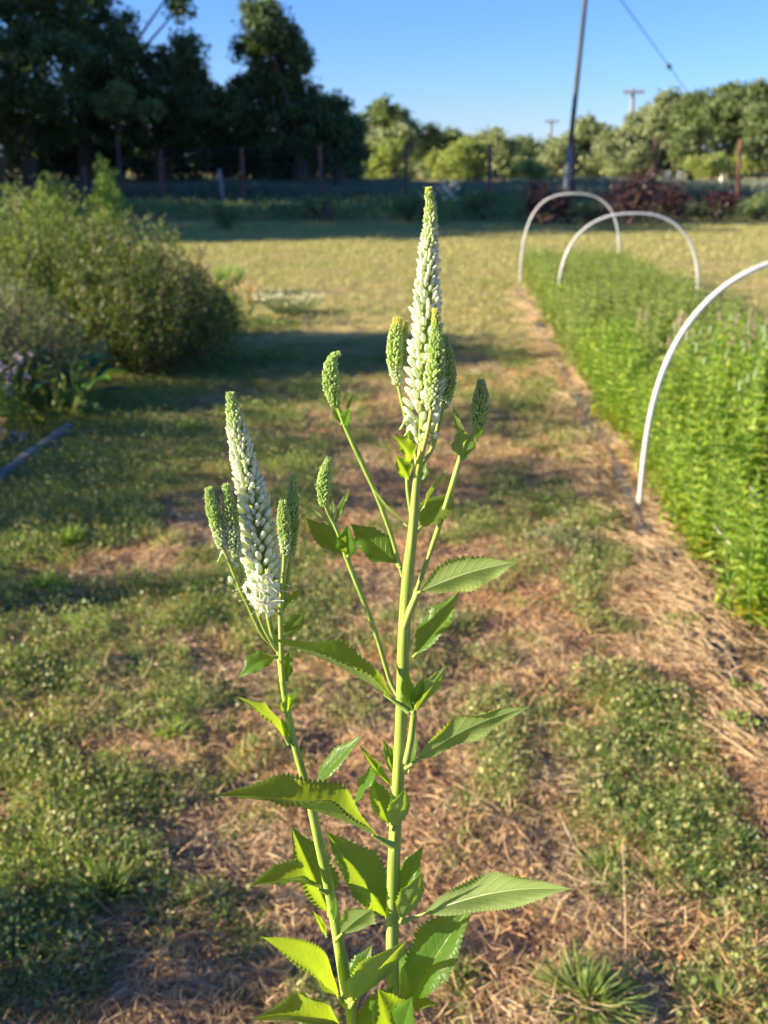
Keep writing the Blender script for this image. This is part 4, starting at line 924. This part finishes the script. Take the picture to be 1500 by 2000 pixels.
# dark rail fence at the far right
o = empty('rail_fence', (P(1480,345,55)[0], 55, 0), 'low dark rail fence under the trees at the right edge', 'rail fence'); zr = P(1480, 342, 55)[2]
for px in (1425, 1482, 1545):
    X0 = P(px, 345, 55)[0]; mb = MB(); box(mb, X0-.07, X0+.07, 54.93, 55.07, 0, zr+.12); mb.build('post', M['pole_dark'], o, smooth=False)
mb = MB(); box(mb, P(1420,345,55)[0], P(1560,345,55)[0], 54.86, 54.925, zr-.08, zr+.06); box(mb, P(1420,345,55)[0], P(1560,345,55)[0], 54.86, 54.925, zr*.45, zr*.45+.12); mb.build('rail', M['pole_dark'], o, smooth=False)

# ------------------------------------------------------------------ trees
def tree(blobs, Y, lm, label, cat='tree', nleaf=9000, leafl=.16, group=None, name='tree', tw=.22, bx=None, clr=.42, dz=None, shell=.5):
    """blobs: (px, py, rx, ry) of crown masses in photo pixels at distance Y, or world tuples when Y is None"""
    W = []
    for b in blobs:
        if Y is not None:
            dyy = b[4] if len(b) > 4 else rng.uniform(-1.5, 1.5); c = P(b[0], b[1], Y+dyy); k = Y/FPX; W.append((c, b[2]*k*1.02, b[3]*k*1.02))
        else: W.append((np.array(b[0], float), b[1], b[2]))
    ext = []; par = []
    for c_, rx_, rz_ in W:
        for q in range(6):
            a_ = rng.uniform(-.5, PI+.5); f_ = rng.uniform(.14, .36); ext.append((c_+np.array([math.cos(a_)*rx_*rng.uniform(.8, 1.12), rng.uniform(-.5, .5)*rx_, math.sin(a_)*rz_*.92]), rx_*f_, rz_*f_)); par.append(c_)
    wts = np.array([w[1]*w[2] for w in W]); main = W[int(np.argmax(wts))][0]
    base = np.array([bx if bx is not None else main[0]+rng.uniform(-.4, .4), main[1], 0.0]); o = empty(name, base, label, cat, group)
    mt, ml = MB(), MB(); fork = base+np.array([.1, 0, max(min(w[0][2]-w[2]*.6 for w in W), .8)*.8]); fork[2] = max(fork[2], .7)
    W = W+ext; wts = np.array([w[1]*w[2] for w in W])
    tube(mt, [base-np.array([0,0,.1]), (base+fork)/2+np.array([tw*.3,0,0]), fork], [tw*1.25, tw, tw*.85], 9, 0, 8)
    wts = wts/wts.sum()
    for k_, ((c, rx, rz), wt) in enumerate(zip(W, wts)):
        j_ = k_-(len(W)-len(ext))
        if j_ >= 0: tube(mt, [par[j_], (par[j_]+c)/2+np.array([0,0,.08]), c], [tw*.12, tw*.08, tw*.03], 5, 0, 6, False)
        else: m_ = (fork+c)/2+np.array([rng.uniform(-.3, .3), rng.uniform(-.3, .3), .2]); tube(mt, [fork, m_, c], [tw*.42, tw*.24, tw*.08], 6, 0, 8, False)
        ncl = max(8, int(rx*rz*19/clr)); u = rdir(ncl); rad = rng.uniform(shell, 1.0, ncl)[:,None]; cc = c+u*rad*np.array([rx, min(rx, 2.6), rz])
        for q in cc[:min(12, ncl)]: tube(mt, [c, (c+q)/2+np.array([0,0,-.1]), q], [tw*.14, tw*.09, tw*.04], 4, 0, 5, False)
        n = int(nleaf*wt); i = rng.integers(ncl, size=n); sz = clr*rng.uniform(.5, 1.25, ncl)[i]
        pos = cc[i]+rdir(n)*(sz*rng.uniform(.1, 1, n)**.6)[:,None]*np.array([1,1,.8]); pos[:,2] = np.maximum(pos[:,2], .1)
        L = leafl*rng.uniform(.6, 1.25, n); stamp(ml, LEAF, pos, rdir(n, -.1), rdir(n, .7), L, L*.62)
    mt.build('trunk', M['bark'], o); ml.build('crown', lm, o); return o
gd = 'dark trees beyond the fence on the left'
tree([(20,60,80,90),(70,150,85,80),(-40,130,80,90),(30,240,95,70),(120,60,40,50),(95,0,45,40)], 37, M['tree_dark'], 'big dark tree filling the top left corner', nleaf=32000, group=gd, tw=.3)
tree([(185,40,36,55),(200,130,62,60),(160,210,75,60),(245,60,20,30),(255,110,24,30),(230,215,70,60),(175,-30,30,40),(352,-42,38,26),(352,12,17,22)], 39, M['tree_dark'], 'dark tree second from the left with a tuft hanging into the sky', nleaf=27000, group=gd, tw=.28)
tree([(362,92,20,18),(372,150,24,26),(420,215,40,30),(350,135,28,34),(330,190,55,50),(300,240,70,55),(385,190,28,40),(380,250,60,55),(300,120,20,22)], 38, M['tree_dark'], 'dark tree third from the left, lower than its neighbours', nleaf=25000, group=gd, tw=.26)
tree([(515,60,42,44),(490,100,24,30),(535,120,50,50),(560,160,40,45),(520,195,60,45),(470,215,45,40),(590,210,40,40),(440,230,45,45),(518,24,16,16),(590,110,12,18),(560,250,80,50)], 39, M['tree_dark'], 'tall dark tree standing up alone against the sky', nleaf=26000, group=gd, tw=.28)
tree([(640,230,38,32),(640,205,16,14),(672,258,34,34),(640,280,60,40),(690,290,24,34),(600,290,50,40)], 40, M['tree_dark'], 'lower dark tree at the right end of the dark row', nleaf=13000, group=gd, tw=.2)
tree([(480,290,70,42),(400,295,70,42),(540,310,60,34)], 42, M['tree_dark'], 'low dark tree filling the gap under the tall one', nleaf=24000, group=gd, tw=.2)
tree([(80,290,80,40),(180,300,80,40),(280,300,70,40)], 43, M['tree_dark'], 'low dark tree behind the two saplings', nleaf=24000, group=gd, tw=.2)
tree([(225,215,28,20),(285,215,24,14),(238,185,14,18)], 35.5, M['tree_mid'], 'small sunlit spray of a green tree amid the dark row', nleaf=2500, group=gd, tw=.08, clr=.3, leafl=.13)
gm = 'mid-distance trees behind the fence'
tree([(738,232,22,20),(752,215,18,16),(786,240,18,22),(735,262,40,24),(775,270,36,26)], 78, M['tree_mid'], 'dark-topped tree in the gap left of the tallest spike', nleaf=7000, leafl=.3, group=gm, tw=.3, clr=.6)
tree([(735,300,38,34),(775,285,32,32),(760,330,50,26),(720,335,30,20)], 62, M['tree_olive'], 'olive green bush-like tree left of the tallest spike', nleaf=8000, leafl=.22, group=gm, tw=.2, clr=.5)
tree([(745,320,26,36),(770,300,18,24)], 56, M['tree_lime'], 'pale lime bush before the olive tree', nleaf=3500, leafl=.18, group=gm, tw=.14, clr=.4)
tree([(825,268,28,20),(855,285,34,22),(830,305,48,32),(880,280,24,18),(900,300,40,30)], 82, M['tree_mid'], 'dark green tree straight behind the tallest spike', nleaf=8000, leafl=.3, group=gm, tw=.3, clr=.6)
tree([(862,325,24,24),(890,318,26,28)], 58, M['tree_lime'], 'left lime green bush right of the tallest spike', nleaf=4000, leafl=.18, group=gm, tw=.14, clr=.4)
tree([(925,320,26,36),(912,300,18,22)], 60, M['tree_lime'], 'right lime green bush right of the tallest spike', nleaf=4000, leafl=.18, group=gm, tw=.14, clr=.4)
tree([(950,282,34,22),(925,290,24,20),(975,300,26,26)], 70, M['tree_olive'], 'olive tree with rounded top over the lime bushes', nleaf=6000, leafl=.24, group=gm, tw=.22, clr=.5)
tree([(1000,308,32,26),(975,320,34,26),(1015,325,30,22)], 84, M['tree_mid'], 'dark low tree left of the small power pole', nleaf=5000, leafl=.28, group=gm, tw=.24, clr=.6)
tree([(1030,290,22,16),(1040,310,26,22)], 100, M['tree_mid'], 'small round dark tree in the central gap', nleaf=4000, leafl=.34, group=gm, tw=.3, clr=.7)
tree([(1020,333,22,16),(1045,336,24,14)], 50, M['tree_lime'], 'low lime bush beneath the central gap', nleaf=3000, leafl=.16, group=gm, tw=.1, clr=.35)
tree([(1095,295,22,24),(1090,325,32,28),(1075,335,24,18)], 66, M['tree_olive'], 'olive tree just left of the leaning pole', nleaf=5000, leafl=.22, group=gm, tw=.2, clr=.5)
tree([(1150,258,24,20),(1140,290,34,28),(1172,275,26,24),(1150,325,44,28)], 68, M['tree_olive'], 'olive tree just right of the leaning pole', nleaf=8000, leafl=.24, group=gm, tw=.24, clr=.5)
tree([(1205,280,28,22),(1195,310,42,34),(1230,320,40,28)], 62, M['tree_olive'], 'pale willow-like tree under the nearer power pole', nleaf=9000, leafl=.22, group=gm, tw=.24, clr=.5)
gr = 'sunlit trees at the right'
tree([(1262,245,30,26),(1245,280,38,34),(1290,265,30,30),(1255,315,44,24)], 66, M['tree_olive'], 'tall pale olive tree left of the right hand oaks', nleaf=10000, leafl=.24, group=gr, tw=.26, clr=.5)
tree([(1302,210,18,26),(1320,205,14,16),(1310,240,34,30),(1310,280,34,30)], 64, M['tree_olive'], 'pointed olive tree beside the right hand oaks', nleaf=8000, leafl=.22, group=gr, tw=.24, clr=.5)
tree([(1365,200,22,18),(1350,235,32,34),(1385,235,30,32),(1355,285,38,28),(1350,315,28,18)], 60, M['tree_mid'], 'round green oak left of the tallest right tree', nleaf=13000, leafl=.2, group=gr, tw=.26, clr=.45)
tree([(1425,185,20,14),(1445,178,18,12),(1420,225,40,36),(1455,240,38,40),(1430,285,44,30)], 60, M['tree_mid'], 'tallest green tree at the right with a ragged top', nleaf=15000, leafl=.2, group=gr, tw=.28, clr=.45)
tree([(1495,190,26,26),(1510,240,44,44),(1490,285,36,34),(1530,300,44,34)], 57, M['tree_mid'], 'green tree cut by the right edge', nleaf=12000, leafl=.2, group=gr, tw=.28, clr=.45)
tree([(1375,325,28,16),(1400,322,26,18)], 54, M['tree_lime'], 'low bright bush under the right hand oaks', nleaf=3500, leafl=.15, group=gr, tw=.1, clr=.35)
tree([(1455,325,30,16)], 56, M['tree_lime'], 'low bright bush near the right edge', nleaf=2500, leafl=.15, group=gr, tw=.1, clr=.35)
# a closed row of low distant trees on the horizon
tree([(600,315,90,20),(700,318,60,18)], 110, M['tree_mid'], 'distant low trees glimpsed behind the dark row', nleaf=5000, leafl=.4, group=gm, tw=.3, clr=.8)
# tall trees standing out of frame on the left; they shade the far bed
for k, (x, y, h) in enumerate([(-18,19.6,9),(-20,23.5,11),(-21,27.5,12),(-22,32,13),(-24,37,14),(-23,42,14),(-33,28,15),(-35,34,16),(-36,40,16),(-26,47,13)]):
    bl = [((x+rng.uniform(-1.5,1.5), y+rng.uniform(-1.5,1.5), h*f), 2.6*s_, 2.2*s_) for f, s_ in ((.25,1.0),(.4,1.1),(.55,1.1),(.7,1.0),(.85,.8))]
    tree(bl, None, M['tree_dark'], 'tall dark tree standing left of the picture', nleaf=9000, leafl=.34, group='tall trees left of the picture', tw=.35, clr=.8, bx=x, shell=.2)
